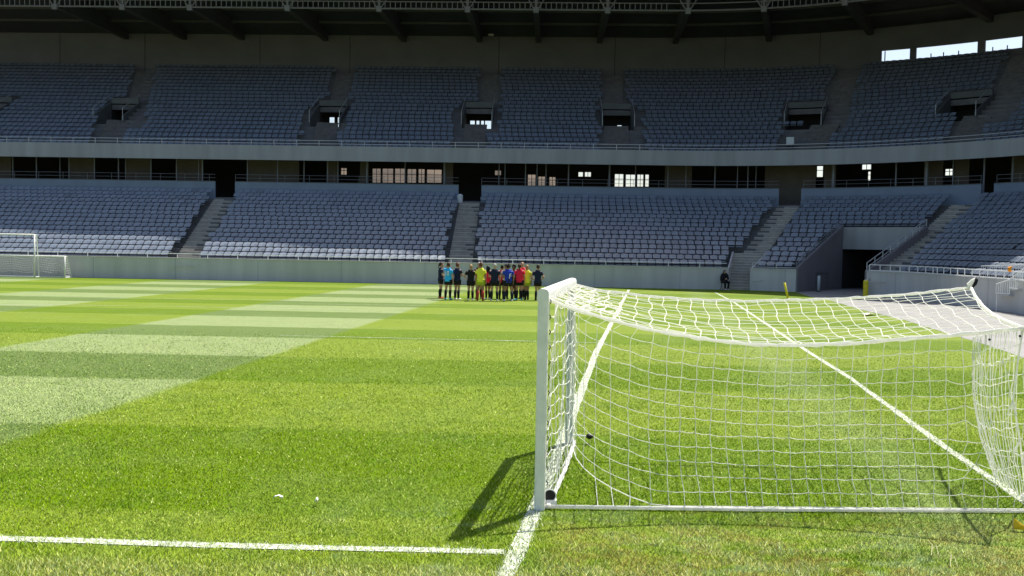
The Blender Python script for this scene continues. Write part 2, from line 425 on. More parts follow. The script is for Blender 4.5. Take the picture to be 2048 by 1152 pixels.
# ------------------------------------------------------------------ grass blades close to the camera
def hsh(x, y, s):
    """smooth value noise for tufts and worn patches"""
    xi, yi = np.floor(x * s), np.floor(y * s); fx, fy = x * s - xi, y * s - yi
    fx = fx * fx * (3 - 2 * fx); fy = fy * fy * (3 - 2 * fy)
    def h(a, b): return np.modf(np.abs(np.sin(a * 127.1 + b * 311.7) * 43758.5453))[0]
    return (h(xi, yi) * (1 - fx) + h(xi + 1, yi) * fx) * (1 - fy) + (h(xi, yi + 1) * (1 - fx) + h(xi + 1, yi + 1) * fx) * fy
def grass():
    NB = 700000
    # pick distances so that density falls off with distance
    d = 6.55 + (27 - 6.55) * RNG.random(NB) ** 1.3
    x = (RNG.random(NB) * 2 - 1) * (.565 * d + .3) + .02 * d
    lim = np.interp(d, EX[:, 1], EX[:, 0]) - .05
    k = (x < lim) & (RNG.random(NB) < np.clip((27 - d) / 15, 0, 1)); d, x = d[k], x[k]; NB = len(d)
    ux = (x - .1 * (d - 25) + 4.9) / 6.4
    uy = np.interp(d + .03 * (x + 8), BANDS, np.arange(len(BANDS)) + J0)
    wb = (hsh(x + 5, d, 1.1) - .5) * .05 + RNG.normal(0, .012, NB); ux, uy = ux + wb, uy + wb * 1.6
    white = np.clip(.5 - 10 * np.sin(PI * ux), 0, 1) * (ux < .5); light = np.clip(.5 + 8 * np.sin(PI * uy), 0, 1)
    c = lambda t: np.array(t)[None, :]
    m_ = lambda f, a, b: a * (1 - f[:, None]) + b * f[:, None]
    col = m_(white, m_(light, c(YD), c(YL)), m_(light, c(WD), c(WL)))
    n1 = .6 * hsh(x + 31, d + 7, .9) + .4 * hsh(x + 3, d + 77, 2.7)
    n2 = .5 * hsh(x + 91, d + 17, 1.9) + .5 * hsh(x + 9, d, 5.3)
    col = m_(np.clip((n1 - .5) * 1.0, 0, .22), col, c(WL)); col = m_(np.clip((n2 - .5) * 1.6, 0, .55), col, c((.062, .125, .010)))
    st = np.clip(1 - np.abs(x - .14 * d - 2.9) * 1.1, 0, 1) * (.3 + .9 * hsh(x * 3 - d * .42, d * .15, 1.7)) * .75
    col = m_(np.clip(st, 0, .8), col, c(WL))
    # worn strip behind the byline and beside the goal
    worn = np.clip((7.56 - d - .03 * (x + 4)) * 4, 0, 1) * np.clip((n1 - .25) * 2.2, .12, .7)
    n3 = .5 * hsh(x + 50, d * 1.6, 3.1) + .5 * hsh(x + 70, d * 1.6, 7.5)
    rt = np.clip((9.2 - d) * 1.0, 0, 1) * np.clip((x - .02 * d) * 4, 0, 1) * np.clip((n3 - .42) * 4.2, 0, 1) * .85
    w_ = np.maximum(worn, rt)
    pm_ = .55 * hsh(x + 150, d * 1.7, 1.35) + .45 * hsh(x + 11, d * 1.7, 4.6)
    pat = np.clip((pm_ - .49) * 7, 0, 1) * np.clip((9.4 - d) * .9, 0, 1) * np.clip((x - .03 * d) * 3, 0, 1)
    pal = np.clip((.5 * hsh(x + 250, d * 1.7, 1.8) + .5 * hsh(x + 31, d * 1.7, 5.2) - .54) * 7, 0, 1) * np.clip((9.6 - d) * .8, 0, 1) * np.clip((x + 2.5) * .5, 0, 1)
    lush = np.clip((.52 - pm_) * 6, 0, 1) * np.clip((9.0 - d) * .9, 0, 1) * np.clip((x + .3) * 3, 0, 1)
    col = m_(lush * .6, col, c((.045, .105, .012)))
    col = m_(pal * .75, col, c((.21, .26, .15)))
    col = m_(pat * .85, col, c((.20, .165, .055)))
    pick = RNG.random(NB)
    drycol = np.where(pick[:, None] < .55, c((.27, .245, .095)), np.where(pick[:, None] < .78, c((.34, .37, .24)), c((.05, .10, .012))))
    col = m_(np.clip(w_, 0, 1) * .9, col, drycol)
    r = RNG.random(NB)
    col = np.where((r < .045)[:, None], c((.34, .36, .16)), col)                       # bleached blades
    col = np.where(((r > .045) & (r < .22))[:, None], col * np.array([.66, .80, .8]), col)  # deeper green ones
    col = col * (.78 + .5 * RNG.random(NB))[:, None]
    # paint on the lines
    onl = np.zeros(NB, bool)
    for pts, wd in LINES:
        for a, b in zip(pts[:-1], pts[1:]):
            ax, ay = a; bx, by = b; L2 = (bx - ax) ** 2 + (by - ay) ** 2
            t = np.clip(((x - ax) * (bx - ax) + (d - ay) * (by - ay)) / L2, 0, 1)
            dist = np.hypot(x - ax - t * (bx - ax), d - ay - t * (by - ay))
            onl |= dist < wd / 2 - .006 + RNG.normal(0, .022, NB)
    onl &= RNG.random(NB) < .62
    col = np.where(onl[:, None], c((.50, .52, .49)) * (.7 + .45 * RNG.random(NB))[:, None], col)
    hgt = (.012 + .014 * RNG.random(NB)) * (1 + .5 * (n2 - .5)) * np.where(onl, .9, 1.0) * (1 + .35 * w_)
    hgt *= 1 + .7 * (d < 7.85) * (RNG.random(NB) < .4)
    wid = (.0022 + .0022 * RNG.random(NB)) * (.75 + d / 16)
    th = RNG.random(NB) * 2 * PI; lean = hgt * (.35 + .8 * RNG.random(NB)); la = RNG.random(NB) * 2 * PI
    px, py = np.cos(th) * wid, np.sin(th) * wid
    V = np.empty((NB, 3, 3), np.float32)
    V[:, 0] = np.stack([x - px, d - py, np.zeros(NB)], 1); V[:, 1] = np.stack([x + px, d + py, np.zeros(NB)], 1)
    V[:, 2] = np.stack([x + np.cos(la) * lean, d + np.sin(la) * lean, hgt], 1)
    me = bpy.data.meshes.new('grass')
    me.vertices.add(NB * 3); me.vertices.foreach_set('co', V.reshape(-1))
    me.loops.add(NB * 3); me.loops.foreach_set('vertex_index', np.arange(NB * 3, dtype=np.int32))
    me.polygons.add(NB); me.polygons.foreach_set('loop_start', np.arange(NB, dtype=np.int32) * 3)
    at = me.color_attributes.new('blade', 'FLOAT_COLOR', 'POINT')
    col = col * (np.array([1.90, 1.93, 1.55])[None, :] * (1 - .12 * np.clip((d - 14) / 10, 0, 1))[:, None])
    cc = np.ones((NB, 3, 4), np.float32); cc[:, :, :3] = col[:, None, :]
    at.data.foreach_set('color', cc.reshape(-1))
    me.update(calc_edges=True); me.validate()
    m = bpy.data.materials.new('grass blades'); m.use_nodes = True; nt = m.node_tree; N = nt.nodes; Lk = nt.links
    N.remove(N['Principled BSDF'])
    a = N.new('ShaderNodeAttribute'); a.attribute_name = 'blade'
    df = N.new('ShaderNodeBsdfDiffuse'); tr = N.new('ShaderNodeBsdfTranslucent'); mx = N.new('ShaderNodeMixShader'); mx.inputs[0].default_value = .25

    ge = N.new('ShaderNodeNewGeometry'); va = N.new('ShaderNodeVectorMath'); va.operation = 'MULTIPLY_ADD'
    va.inputs[1].default_value = (.55, .55, .55); va.inputs[2].default_value = (0, 0, .8); vn = N.new('ShaderNodeVectorMath'); vn.operation = 'NORMALIZE'
    Lk.new(ge.outputs['Normal'], va.inputs[0]); Lk.new(va.outputs[0], vn.inputs[0]); Lk.new(vn.outputs[0], df.inputs['Normal'])
    Lk.new(a.outputs['Color'], df.inputs['Color']); Lk.new(a.outputs['Color'], tr.inputs['Color'])
    Lk.new(df.outputs[0], mx.inputs[1]); Lk.new(tr.outputs[0], mx.inputs[2]); Lk.new(mx.outputs[0], N['Material Output'].inputs[0])
    me.materials.append(m)
    o = bpy.data.objects.new('grass', me); C.objects.link(o)
    tag(o, 'short mown grass blades covering the pitch in front of the goal', 'grass', kind='stuff')
grass()

# ------------------------------------------------------------------ lower stand
TR, RI, ZL0, NL = .82, .305, .98, 16
sL = lambda k: k * TR
zL = lambda k: ZL0 + k * RI
TUN = (onpath(1594, 560, 0)[0], onpath(1738, 560, 0)[0])        # tunnel mouth
TUNS = 7.0
GAP3 = (onpath(1456, 560, 0)[0], onpath(1501, 560, 0)[0])       # stair that reaches the grass
GAPS = 4 * TR
def gap_at(q):
    k = .036 * q / GAPS; return (GAP3[0] + k - .004 * q, GAP3[1] + k + .004 * q)
class Aisle:
    def __init__(s, p0, p1, wd): s.p0, s.p1, s.w = p0, p1, wd; s.d = (p1 - p0).normalized(); s.n = Vector((-s.d.y, s.d.x)); s.L = (p1 - p0).length
    def inside(s, p, m=0.0):
        q = p - s.p0; t = q.dot(s.d)
        return -1.5 < t < s.L + 1.5 and abs(q.dot(s.n)) < s.w / 2 + m
def img_pt(x, y, s): a, _ = onpath(x, y, s); return P(a, s)
SB = (NL - 1) * TR + .5
aisles = [Aisle(img_pt(370, 517, .4), img_pt(450, 380, SB), 1.45),
          Aisle(img_pt(919, 525, .4), img_pt(940, 388, SB), 1.5),
          Aisle(img_pt(1480, 560, .2), img_pt(1580, 396, SB), 1.55),
          Aisle(img_pt(1772, 540, .4), img_pt(1932, 394, SB), 1.5)]
aL1, aR1 = onpath(1684, 457, TUNS)[0], onpath(1853, 456, TUNS)[0]
def tun_at(s):
    k = min(1, max(0, s / TUNS)); return (TUN[0] + (aL1 - TUN[0]) * k, TUN[1] + (aR1 - TUN[1]) * k)
stand = thing('lower_stand', 'grey concrete lower tier of seating behind the pitch-side wall', 'stand')
t = MB()
for k in range(NL):
    holes = []
    if sL(k) < TUNS - .3: holes.append(tun_at(sL(k + 1)))
    if k < 4: holes.append(gap_at(sL(k)))
    for a0, a1 in minus(AL, AR, holes):
        zb = zL(k - 1) if k else 0
        t.sweep([(sL(k), zb), (sL(k), zL(k)), (sL(k + 1), zL(k))], a0, a1, closed=False)
MB().sbox(SB + .2, SB + .35, 0, zL(NL - 1) - .02, AL, AR).build('under_wall', M['terrace'], stand)
t.build('terrace', M['terrace'], stand)
for ai, A in enumerate(aisles):
    m = MB(); rz = math.atan2(A.d.y, A.d.x); ns_m = MB()
    for k in range(0 if ai != 2 else 4, NL):
        # where the aisle line crosses the front of row k
        best = None
        for i in range(401):
            q = A.p0 + A.d * (-1.0 + (A.L + 2.0) * i / 400)
            # offset of q from the front wall line
            v = q - CEN; ph = math.atan2(v.x, v.y)
            s_ = (v.dot(nrm(-1)) - R0) if ph < PH0 else (v.length - R0 if ph < PH1 else v.x - R0)
            if best is None or abs(s_ - sL(k)) < best[0]: best = (abs(s_ - sL(k)), q)
        q = best[1]
        c = q + A.d * (-TR * .25)
        if k > 0: m.box((c.x, c.y, zL(k) - RI * .75), (TR * .5, A.w, RI * .5 - .004), rz)
        c3 = q + A.d * .02; ns_m.box((c3.x, c3.y, zL(k) + .008), (.06, A.w, .022), rz); c3 = q - A.d * (TR * .5 - .02); ns_m.box((c3.x, c3.y, zL(k) - RI * .5 + .004), (.06, A.w, .03), rz)
        c4 = q - A.d * .012; m.box((c4.x, c4.y, zL(k) - RI * .25), (.02, A.w, RI * .5 - .006), rz)
        c2 = q + A.d * (TR * .5)
        m.box((c2.x, c2.y, zL(k) + .004), (TR + .02, A.w, .02), rz)
    if ai == 2:
        ns = 13; rise = zL(4) / ns
        for i in range(ns):      # climb from the grass to the fifth row
            s0_, s1_ = GAPS * i / ns, GAPS * (i + 1) / ns; g0, g1 = gap_at(s0_)
            m.sbox(s0_, s1_ + (.02 if i < ns - 1 else 0), 0, rise * (i + 1) - .004, g0, g1)
            ns_m.sbox(s0_ - .012, s0_ + .05, rise * (i + 1) - .03, rise * (i + 1) + .006, g0 + .002, g1 - .002)
    m.build('stair', M['step'], stand); ns_m.build('nosing', M['nosing'], stand)

# seats
def seat_shapes(m, M4, detail):
    """backrest on the row behind the seat pan; local x across, y backwards, z up"""
    def tv(p): return M4 @ Vector(p)
    nxs = 5 if detail else 3
    W = .220
    rows = [(.535, -.04), (.62, .055), (.72, .16), (.80, .28)] if detail else [(.535, -.04), (.675, .115), (.80, .28)]
    fr = []; bk = []
    for (z, y) in rows:
        for i in range(nxs):
            u = -1 + 2 * i / (nxs - 1); top = (-.03 * abs(u) ** 3 if z > .79 else 0)
            yy = y - .03 * u * u
            fr.append(tv((u * W, yy, z + top))); bk.append(tv((u * W, yy + .028, z + top)))
    nr = len(rows); f = []; o = len(fr)
    for j in range(nr - 1):
        for i in range(nxs - 1):
            a = j * nxs + i; f.append((a, a + 1, a + nxs + 1, a + nxs)); f.append((o + a, o + a + nxs, o + a + nxs + 1, o + a + 1))
    for i in range(nxs - 1):
        a = (nr - 1) * nxs + i; f.append((a, a + 1, o + a + 1, o + a)); f.append((i, o + i, o + i + 1, i + 1))
    for j in range(nr - 1):
        a = j * nxs; f.append((a, a + nxs, o + a + nxs, o + a)); a = j * nxs + nxs - 1; f.append((a, o + a, o + a + nxs, a + nxs))
    m.add(fr + bk, f)
    # pan with a turned-down front edge
    ps = [(-.20, .06, .42), (.20, .06, .42), (.20, -.20, .44), (-.20, -.20, .44), (-.20, -.22, .40), (.20, -.22, .40), (.19, .06, .37), (-.19, .06, .37)]
    m.add([tv(p) for p in ps], [(0, 3, 2, 1), (3, 4, 5, 2), (4, 7, 6, 5), (0, 1, 6, 7), (0, 7, 4, 3), (1, 2, 5, 6)])
def row_positions(s, a0, a1, pitch=.5):
    ph = random.random(); out = []; a = -pitch * ph
    while a > a0: out.append(a); a -= pitch
    out.reverse(); r = R0 + s; st = pitch / r; a = st * (1 - ph)
    while a < DPH: out.append(a); a += st
    a = DPH + pitch * (.5 + .5 * ph)
    while a < a1: out.append(a); a += pitch
    return out
# portals of the upper tier (image centre x, image width of the opening)
SU0, ZU0, TRU, RIU, NU = 14.6, 9.3, .8, .433, 22
sU = lambda k: SU0 + k * TRU
zU = lambda k: ZU0 + k * RIU
PK0, PK1 = 7, 10
PORT = []
for (px, py, ww) in ((-12, 215, 2.4), (243, 225, 2.4), (663, 230, 2.4), (958, 232, 2.4), (1233, 234, 2.5), (1612, 236, 2.7), (1935, 228, 2.7)):
    a, z = onpath(px, py, sU(PK1)); r = 1.0 if a < 0 else (R0 + sU(7))
    PORT.append((a, ww / 2 / r, 1 / r))
def upper_aisle(x0, y0, x1, y1, wd, k1=NU):
    a0, _ = onpath(x0, y0, sU(0)); return Aisle(img_pt(x0, y0, sU(6)), img_pt(x1, y1, sU(NU - 1)), wd)
uaisles = [upper_aisle(262, 205, 290, 112, 1.5), upper_aisle(664, 195, 690, 122, 1.5), upper_aisle(974, 195, 982, 130, 1.6),
           upper_aisle(1228, 200, 1228, 130, 1.7), upper_aisle(1660, 195, 1698, 128, 1.9), upper_aisle(1995, 175, 2048, 110, 1.9)]
# stairs from the balcony front up to each portal, beside or below the opening
ustair = []
for (x0, y0, x1, y1, wd) in ((213, 285, 236, 252, 1.75), (643, 282, 655, 254, 1.75), (946, 288, 952, 258, 1.8), (1232, 288, 1232, 262, 2.0), (1610, 282, 1650, 250, 2.2), (1915, 280, 1955, 245, 1.9)):
    ustair.append(Aisle(img_pt(x0, y0, sU(0)), img_pt(x1, y1, sU(PK0)), wd))
extra = [Aisle(img_pt(190, 285, sU(0)), img_pt(216, 225, sU(8)), 1.0), Aisle(img_pt(612, 285, sU(0)), img_pt(628, 215, sU(8)), .9),
         Aisle(img_pt(919, 290, sU(0)), img_pt(924, 225, sU(8)), .9), Aisle(img_pt(1275, 285, sU(0)), img_pt(1272, 225, sU(8)), .8),
         Aisle(img_pt(1575, 285, sU(0)), img_pt(1585, 255, sU(4)), 1.4)]

mass = MB(); tints = []
ind = []      # rows of separately built seats
RB = aisles[3]
def place(a, s, z, seatlist=None):
    p = P(a, s + .48); n_ = nrm(a)
    rz = math.atan2(-n_.x, n_.y)
    return Matrix.Translation((p.x, p.y, z)) @ Matrix.Rotation(rz + random.uniform(-.012, .012), 4, 'Z') @ Matrix.Rotation(random.gauss(0, .010), 4, 'X')
def in_view(p, z, m=140):
    v = Vector((p.x, p.y, z)) - CAM; dd = v.dot(FWD)
    if dd < 1: return False
    x = v.dot(cx) / dd * F; y = -v.dot(cy) / dd * F
    return -1024 - m < x < 1024 + m and -576 - m < y < 576 + m
def count_faces(): return len(mass.f)
for k in range(NL):
    rowR = []
    for a in row_positions(sL(k), AL, AR):
        p = P(a, sL(k) + .48)
        if not in_view(p, zL(k) + .6): continue
        if any(A.inside(p, .23) for A in aisles): continue
        tl, th = tun_at(sL(k) + .5)
        if sL(k) < TUNS + .2 and tl - .02 < a < th + .03: continue
        if k < 4 and gap_at(sL(k) + .5)[0] - .02 < a < gap_at(sL(k) + .5)[1] + .02: continue
        q = p - RB.p0
        right = a > TUN[0] and q.dot(RB.n) < 0 and a > .5
        M4 = place(a, sL(k), zL(k))
        if right: rowR.append(M4)
        else:
            f0 = count_faces(); seat_shapes(mass, M4, False); tints += [random.uniform(.90, 1.09) * (.78 if random.random() < .015 else 1)] * (count_faces() - f0)
    ind.append(rowR)
for k in range(NU):
    for a in row_positions(sU(k), AL, AR, .52):
        p = P(a, sU(k) + .45)
        if not in_view(p, zU(k) + .6): continue
        if any(A.inside(p, .24) for A in uaisles): continue
        if k <= PK1 + 1 and any(A.inside(p, .22) for A in extra): continue
        if k < PK0 + 1 and any(A.inside(p, .22) for A in ustair): continue
        if k >= PK0 and k <= PK1 + 1 and any(abs(a - c) < hw + .35 * ir for (c, hw, ir) in PORT): continue
        f0 = count_faces(); seat_shapes(mass, place(a, sU(k), zU(k)), False); tints += [random.uniform(.90, 1.09) * (.78 if random.random() < .015 else 1)] * (count_faces() - f0)
ORD = ['front', 'second', 'third', 'fourth', 'fifth', 'sixth', 'seventh', 'eighth', 'ninth', 'tenth', 'eleventh', 'twelfth', 'thirteenth', 'fourteenth', 'fifteenth', 'sixteenth']
sm = MB(); seat_shapes(sm, Matrix(), True)
proto = None; cnt = 0
for k, row in enumerate(ind):
    single = cnt + len(row) <= 305
    for M4 in row:
        if not single:
            f0 = count_faces(); seat_shapes(mass, M4, False); tints += [random.uniform(.90, 1.09) * (.78 if random.random() < .015 else 1)] * (count_faces() - f0); continue
        if proto is None: proto = sm.build('stadium_seat', M['seat'], None, smooth=False); o = proto
        else: o = copyobj(proto)
        o.matrix_world = M4; cnt += 1
        tag(o, 'grey plastic stadium seat in the %s row of the block right of the tunnel' % ORD[k], 'seat', 'seats in the %s row right of the tunnel' % ORD[k])
mo = mass.build('stadium_seats', M['seatmass'])
ta = mo.data.attributes.new('tint', 'FLOAT', 'FACE'); ta.data.foreach_set('value', tints)
tag(mo, 'rows of grey plastic seats filling both tiers of the stand', 'seats', kind='stuff')

# pitch-side walls
def front_wall(a0, a1, label, zt=1.3):
    o = thing('front_wall', label, 'wall')
    MB().sbox(-.22, 0, 0, zt, a0, a1).build('wall_panel', M['wall'], o)
    MB().sbox(-.26, .03, zt, zt + .05, a0, a1).build('coping', M['coping'], o)
    jm = MB(); a = a0 + (2.0 if a0 < 0 else .2)
    while a < a1:
        sc = 1 if (a < 0 or a >= DPH) else R0
        jm.sbox(-.223, -.2, .0, zt, a, a + .018 / sc); a += 5.2 / sc
    if jm.v: jm.build('joint', M['parapet'], o)
    return o
FW1 = front_wall(AL, GAP3[0], 'long grey pitch-side wall behind the players')
FW2 = front_wall(GAP3[1], TUN[0], 'short grey pitch-side wall between the stair and the tunnel')
FW3 = front_wall(TUN[1], AR, 'grey pitch-side wall right of the tunnel', 1.36)
def path_rail(name, label, cat, a0, a1, s, z0, zs, r, step, m, rp=None, group=None):
    o = thing(name, label, cat, group=group)
    for z in zs:
        MB().tube([P3(a, s, z) for a in arange(a0, a1)], r, 6).build('rail', m, o)
    pm = None; a = a0; i = 0
    pts = []
    while a <= a1 + 1e-6:
        pts.append(a); a += step if (a < 0 or a >= DPH) else step / (R0 + s)
    for a in pts:
        p = P(a, s)
        if not in_view(p, z0, 60): continue
        if pm is None: pm = MB().tube([(0, 0, 0), (0, 0, zs[0] - z0)], rp or r, 6).build('post', m, o); q = pm
        else: q = copyobj(pm, o)
        q.location = (p.x, p.y, z0)
    return o
path_rail('wall_rail', 'low white rail along the top of the wall behind the players', 'railing', AL, GAP3[0] - .01, -.12, 1.35, [1.60], .022, 1.9, M['whiterail'])
path_rail('wall_rail', 'low white rail on the short wall between stair and tunnel', 'railing', GAP3[1] + .01, TUN[0] - .01, -.12, 1.35, [1.66, 1.42], .022, 1.4, M['rail'])
path_rail('wall_rail', 'low white rail on the wall right of the tunnel', 'railing', TUN[1] + .01, DPH + 11, -.12, 1.41, [1.74, 1.43], .024, .72, M['whiterail'])

# stair cheeks at the grass
ck = thing('stair_cheek', 'grey side wall of the stair that climbs from the grass', 'wall')
def prism_wall(name, pts_plan, ztop, m, parent, th=.16, zb=0.0):
    """wall along plan points with its own top heights"""
    mb = MB(); vs_ = []
    for i, p in enumerate(pts_plan):
        tdir = (pts_plan[min(i + 1, len(pts_plan) - 1)] - pts_plan[max(i - 1, 0)]).normalized(); nn = Vector((-tdir.y, tdir.x)) * th / 2
        for q in (p + nn, p - nn):
            vs_ += [(q.x, q.y, zb if not isinstance(zb, (list, tuple)) else zb[i]), (q.x, q.y, ztop[i])]
    f = []
    for i in range(len(pts_plan) - 1):
        a = i * 4; b = a + 4
        f += [(a, b, b + 1, a + 1), (a + 2, a + 3, b + 3, b + 2), (a + 1, b + 1, b + 3, a + 3)]
    e = (len(pts_plan) - 1) * 4
    f += [(0, 1, 3, 2), (e, e + 2, e + 3, e + 1)]
    return mb.add(vs_, f).build(name, m, parent, recalc=True)
for nm, a in (('cheek', GAP3[0]), ('cheek', GAP3[1])):
    pts = [P(gap_at(s)[0 if a == GAP3[0] else 1], s) for s in (.02, GAPS * .5, GAPS)]
    prism_wall(nm, pts, [1.3, zL(2) + .12, zL(4) + .1], M['wall'], ck, .1)

# tunnel
tn = thing('tunnel_entrance', 'dark players tunnel cut into the corner of the lower stand', 'tunnel')
aL1, aR1 = onpath(1684, 457, TUNS)[0], onpath(1853, 456, TUNS)[0]
zh1, zh0 = 4.0, 2.58
TL0, TL1 = P(TUN[0], -.22), P(aL1, TUNS); TR0_, TR1_ = P(TUN[1], -.22), P(aR1, TUNS)
M['tunwall'] = mat('tunnel wall paint', (.185, .175, .185), .8, .08, .8)
def lerpw(p, q, n_=5): return [p.lerp(q, i / (n_ - 1)) for i in range(n_)]
prism_wall('side_wall', lerpw(TL0, TL1), [1.42 + (zh1 + .1 - 1.42) * i / 4 for i in range(5)], M['tunwall'], tn, .2)
prism_wall('side_wall', lerpw(TR0_, TR1_), [1.40 + (zh1 + .05 - 1.40) * i / 4 for i in range(5)], M['tunwall'], tn, .2)
hd = MB()
hd.add([(TL1.x, TL1.y, zh0), (TR1_.x, TR1_.y, zh0), (TR1_.x, TR1_.y, zh1), (TL1.x, TL1.y, zh1)], [(0, 1, 2, 3)])
e = (TR1_ - TL1).normalized(); nn = Vector((-e.y, e.x)); nn = nn if nn.dot(nrm(aL1)) > 0 else -nn
b0, b1 = TL1 + nn * .5, TR1_ + nn * .5
hd.add([(TL1.x, TL1.y, zh0), (TR1_.x, TR1_.y, zh0), (b1.x, b1.y, zh0), (b0.x, b0.y, zh0)], [(0, 1, 2, 3)])
hd.add([(TL1.x, TL1.y, zh1), (TR1_.x, TR1_.y, zh1), (b1.x, b1.y, zh1), (b0.x, b0.y, zh1)], [(3, 2, 1, 0)])
hd.build('header_beam', M['fascia'], tn, recalc=False)
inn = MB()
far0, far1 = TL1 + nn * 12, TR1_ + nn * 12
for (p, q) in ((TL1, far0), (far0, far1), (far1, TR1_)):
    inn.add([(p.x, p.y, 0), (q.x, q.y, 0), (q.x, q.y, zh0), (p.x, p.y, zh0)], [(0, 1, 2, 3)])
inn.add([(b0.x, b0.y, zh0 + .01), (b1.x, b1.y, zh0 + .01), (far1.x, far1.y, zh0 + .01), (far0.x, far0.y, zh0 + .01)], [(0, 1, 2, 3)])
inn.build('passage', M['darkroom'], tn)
fl = MB(); fo = [P(TUN[0], -.3), P(TUN[1], -.3), TR1_, far1, far0, TL1]
fl.add([(p.x, p.y, .008) for p in fo], [(0, 1, 2, 3, 4, 5)])
struct(fl.build('tunnel_floor', M['walk']))
# door frame lines on the left tunnel wall
dr = thing('service_hatch', 'dark grey hatch in the left wall of the tunnel', 'hatch')
td = (TL1 - TL0).normalized(); tnn = Vector((td.y, -td.x))
hc = TL0 + td * 3.7 + tnn * .115
MB().box((hc.x, hc.y, .52), (1.7, .03, 1.0), math.atan2(td.y, td.x)).build('door_leaf', M['tunwall'], dr)
fm = MB()
for (ox, oz, sx_, sz_) in ((-.88, .53, .05, 1.06), (.88, .53, .05, 1.06), (0, 1.07, 1.81, .05)):
    q = hc + td * ox; fm.box((q.x, q.y, oz), (sx_, .05, sz_), math.atan2(td.y, td.x))
fm.build('door_frame', M['darkrail'], dr)

def slope_rail(label, p0, z0, p1, z1, hs, nposts, m, zb0=None, zb1=None):
    o = thing('stair_rail', label, 'railing')
    for h in hs:
        MB().tube([(p0.x, p0.y, z0 + h), (p1.x, p1.y, z1 + h)], .026, 6).build('rail', m, o)
    pm = None
    for i in range(nposts):
        q = p0.lerp(p1, i / (nposts - 1)); z = z0 + (z1 - z0) * i / (nposts - 1)
        if pm is None: pm = MB().tube([(0, 0, 0), (0, 0, max(hs))], .022, 6).build('post', m, o); k_ = pm
        else: k_ = copyobj(pm, o)
        k_.location = (q.x, q.y, z)
    return o
slope_rail('grey handrail climbing the left edge of the tunnel', TL0, 1.44, TL1, zh1 + .1, [.38, .19], 9, M['pole'])
slope_rail('grey handrail climbing the right edge of the tunnel', TR0_, 1.42, TR1_, zh1 + .06, [.42, .16], 9, M['rail'])

# rear parapet of the lower tier, broken by the stairs
SPB = SB + .55
ZP1 = 6.92
xs = [(-260, 430, 'long blue grey parapet behind the leftmost lower seats'), (470, 917, 'blue grey parapet between the two left-hand stairs'),
      (963, 1558, 'long blue grey parapet above the middle lower block'), (1603, 1962, 'blue grey parapet above the tunnel block'), (1988, 2230, 'blue grey parapet at the far right')]
for (x0, x1, lab) in xs:
    a0, a1 = onpath(x0, 370, SPB)[0], onpath(x1, 376, SPB)[0]
    o = thing('parapet_wall', lab, 'wall')
    MB().sbox(SPB, SPB + .18, zL(NL - 1) - .3, ZP1, a0, a1).build('panel', M['parapet'], o)
    MB().sbox(SPB - .02, SPB + .2, ZP1, ZP1 + .05, a0, a1).build('capping', M['darkrail'], o)
    path_rail('concourse_rail', 'thin grey rail on the ' + lab.replace('long ', ''), 'railing', a0 + (.0 if a0 < 0 else .005), a1, SPB + .1, ZP1 + .05, [ZP1 + .56, ZP1 + .3], .013, 1.9 if a0 < -10 else 1.5, M['pole'])

# concourse: floor, partition, rear wall with windows, ceiling
ZF, ZC = 5.75, 10.0
SP, SW = 17.0, 23.0
def zc(s): return 8.68 + (s - 14.3) * .135
cc = thing('concourse', 'dark concourse between the two tiers with brown partitions and windows', 'building')
MB().sweep([(SB + .3, zL(NL - 1)), (SPB + .1, zL(NL - 1)), (SPB + .2, ZF), (SW + .4, ZF)], AL, AR, closed=False).build('floor_slab', M['terrace'], cc)
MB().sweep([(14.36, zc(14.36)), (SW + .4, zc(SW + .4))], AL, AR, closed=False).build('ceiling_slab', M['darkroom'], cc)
PAN = [(138, 188), (251, 300), (353, 404), (497, 553), (556, 598), (655, 676), (720, 737), (886, 906), (1125, 1222), (1330, 1384), (1530, 1622), (1650, 1672), (1850, 1938), (2020, 2048), (-60, 22)]
PAN = [(138, 188), (251, 300), (353, 404), (497, 553), (556, 598), (655, 676), (720, 737), (886, 906), (1330, 1384), (1530, 1632), (1648, 1672), (1848, 1886), (1909, 1938), (2022, 2060), (-60, 22)]
for (x0, x1) in PAN:
    a0, a1 = onpath(x0, 345, SP)[0], onpath(x1, 345, SP)[0]
    MB().sbox(SP, SP + .12, ZF, zc(SP) - .01, a0, a1).build('partition', M['brown'], cc)
for (x0, x1, y0, y1) in ((1632, 1648, 325, 362), (1886, 1909, 325, 362)):       # wall around the two small right-hand windows
    pass
WIN = [(681, 694, 335, 350), (744, 762, 336, 366), (764, 787, 336, 366), (789, 812, 336, 366), (814, 833, 337, 366), (836, 850, 337, 366), (853, 884, 338, 366),
       (989, 1003, 340, 351), (1055, 1072, 348, 372), (1076, 1091, 352, 372), (1098, 1112, 353, 372), (1156, 1167, 343, 354), (1169, 1183, 343, 354),
       (1229, 1248, 347, 374), (1251, 1272, 348, 374), (1274, 1288, 348, 374), (1290, 1299, 348, 374), (1633, 1647, 331, 355), (1723, 1743, 328, 340), (1735, 1742, 342, 362), (1889, 1908, 337, 352)]
wa = []
for (x0, x1, y0, y1) in WIN:
    a0, zt = onpath(x0, y0, SW); a1, _ = onpath(x1, y0, SW); _, zb = onpath(x0, y1, SW)
    wa.append((a0, a1, max(zb, ZF + .05), min(zt, zc(SW) - .06)))
rw = MB(); cuts = sorted(set([AL, AR] + [q for w_ in wa for q in w_[:2]]))
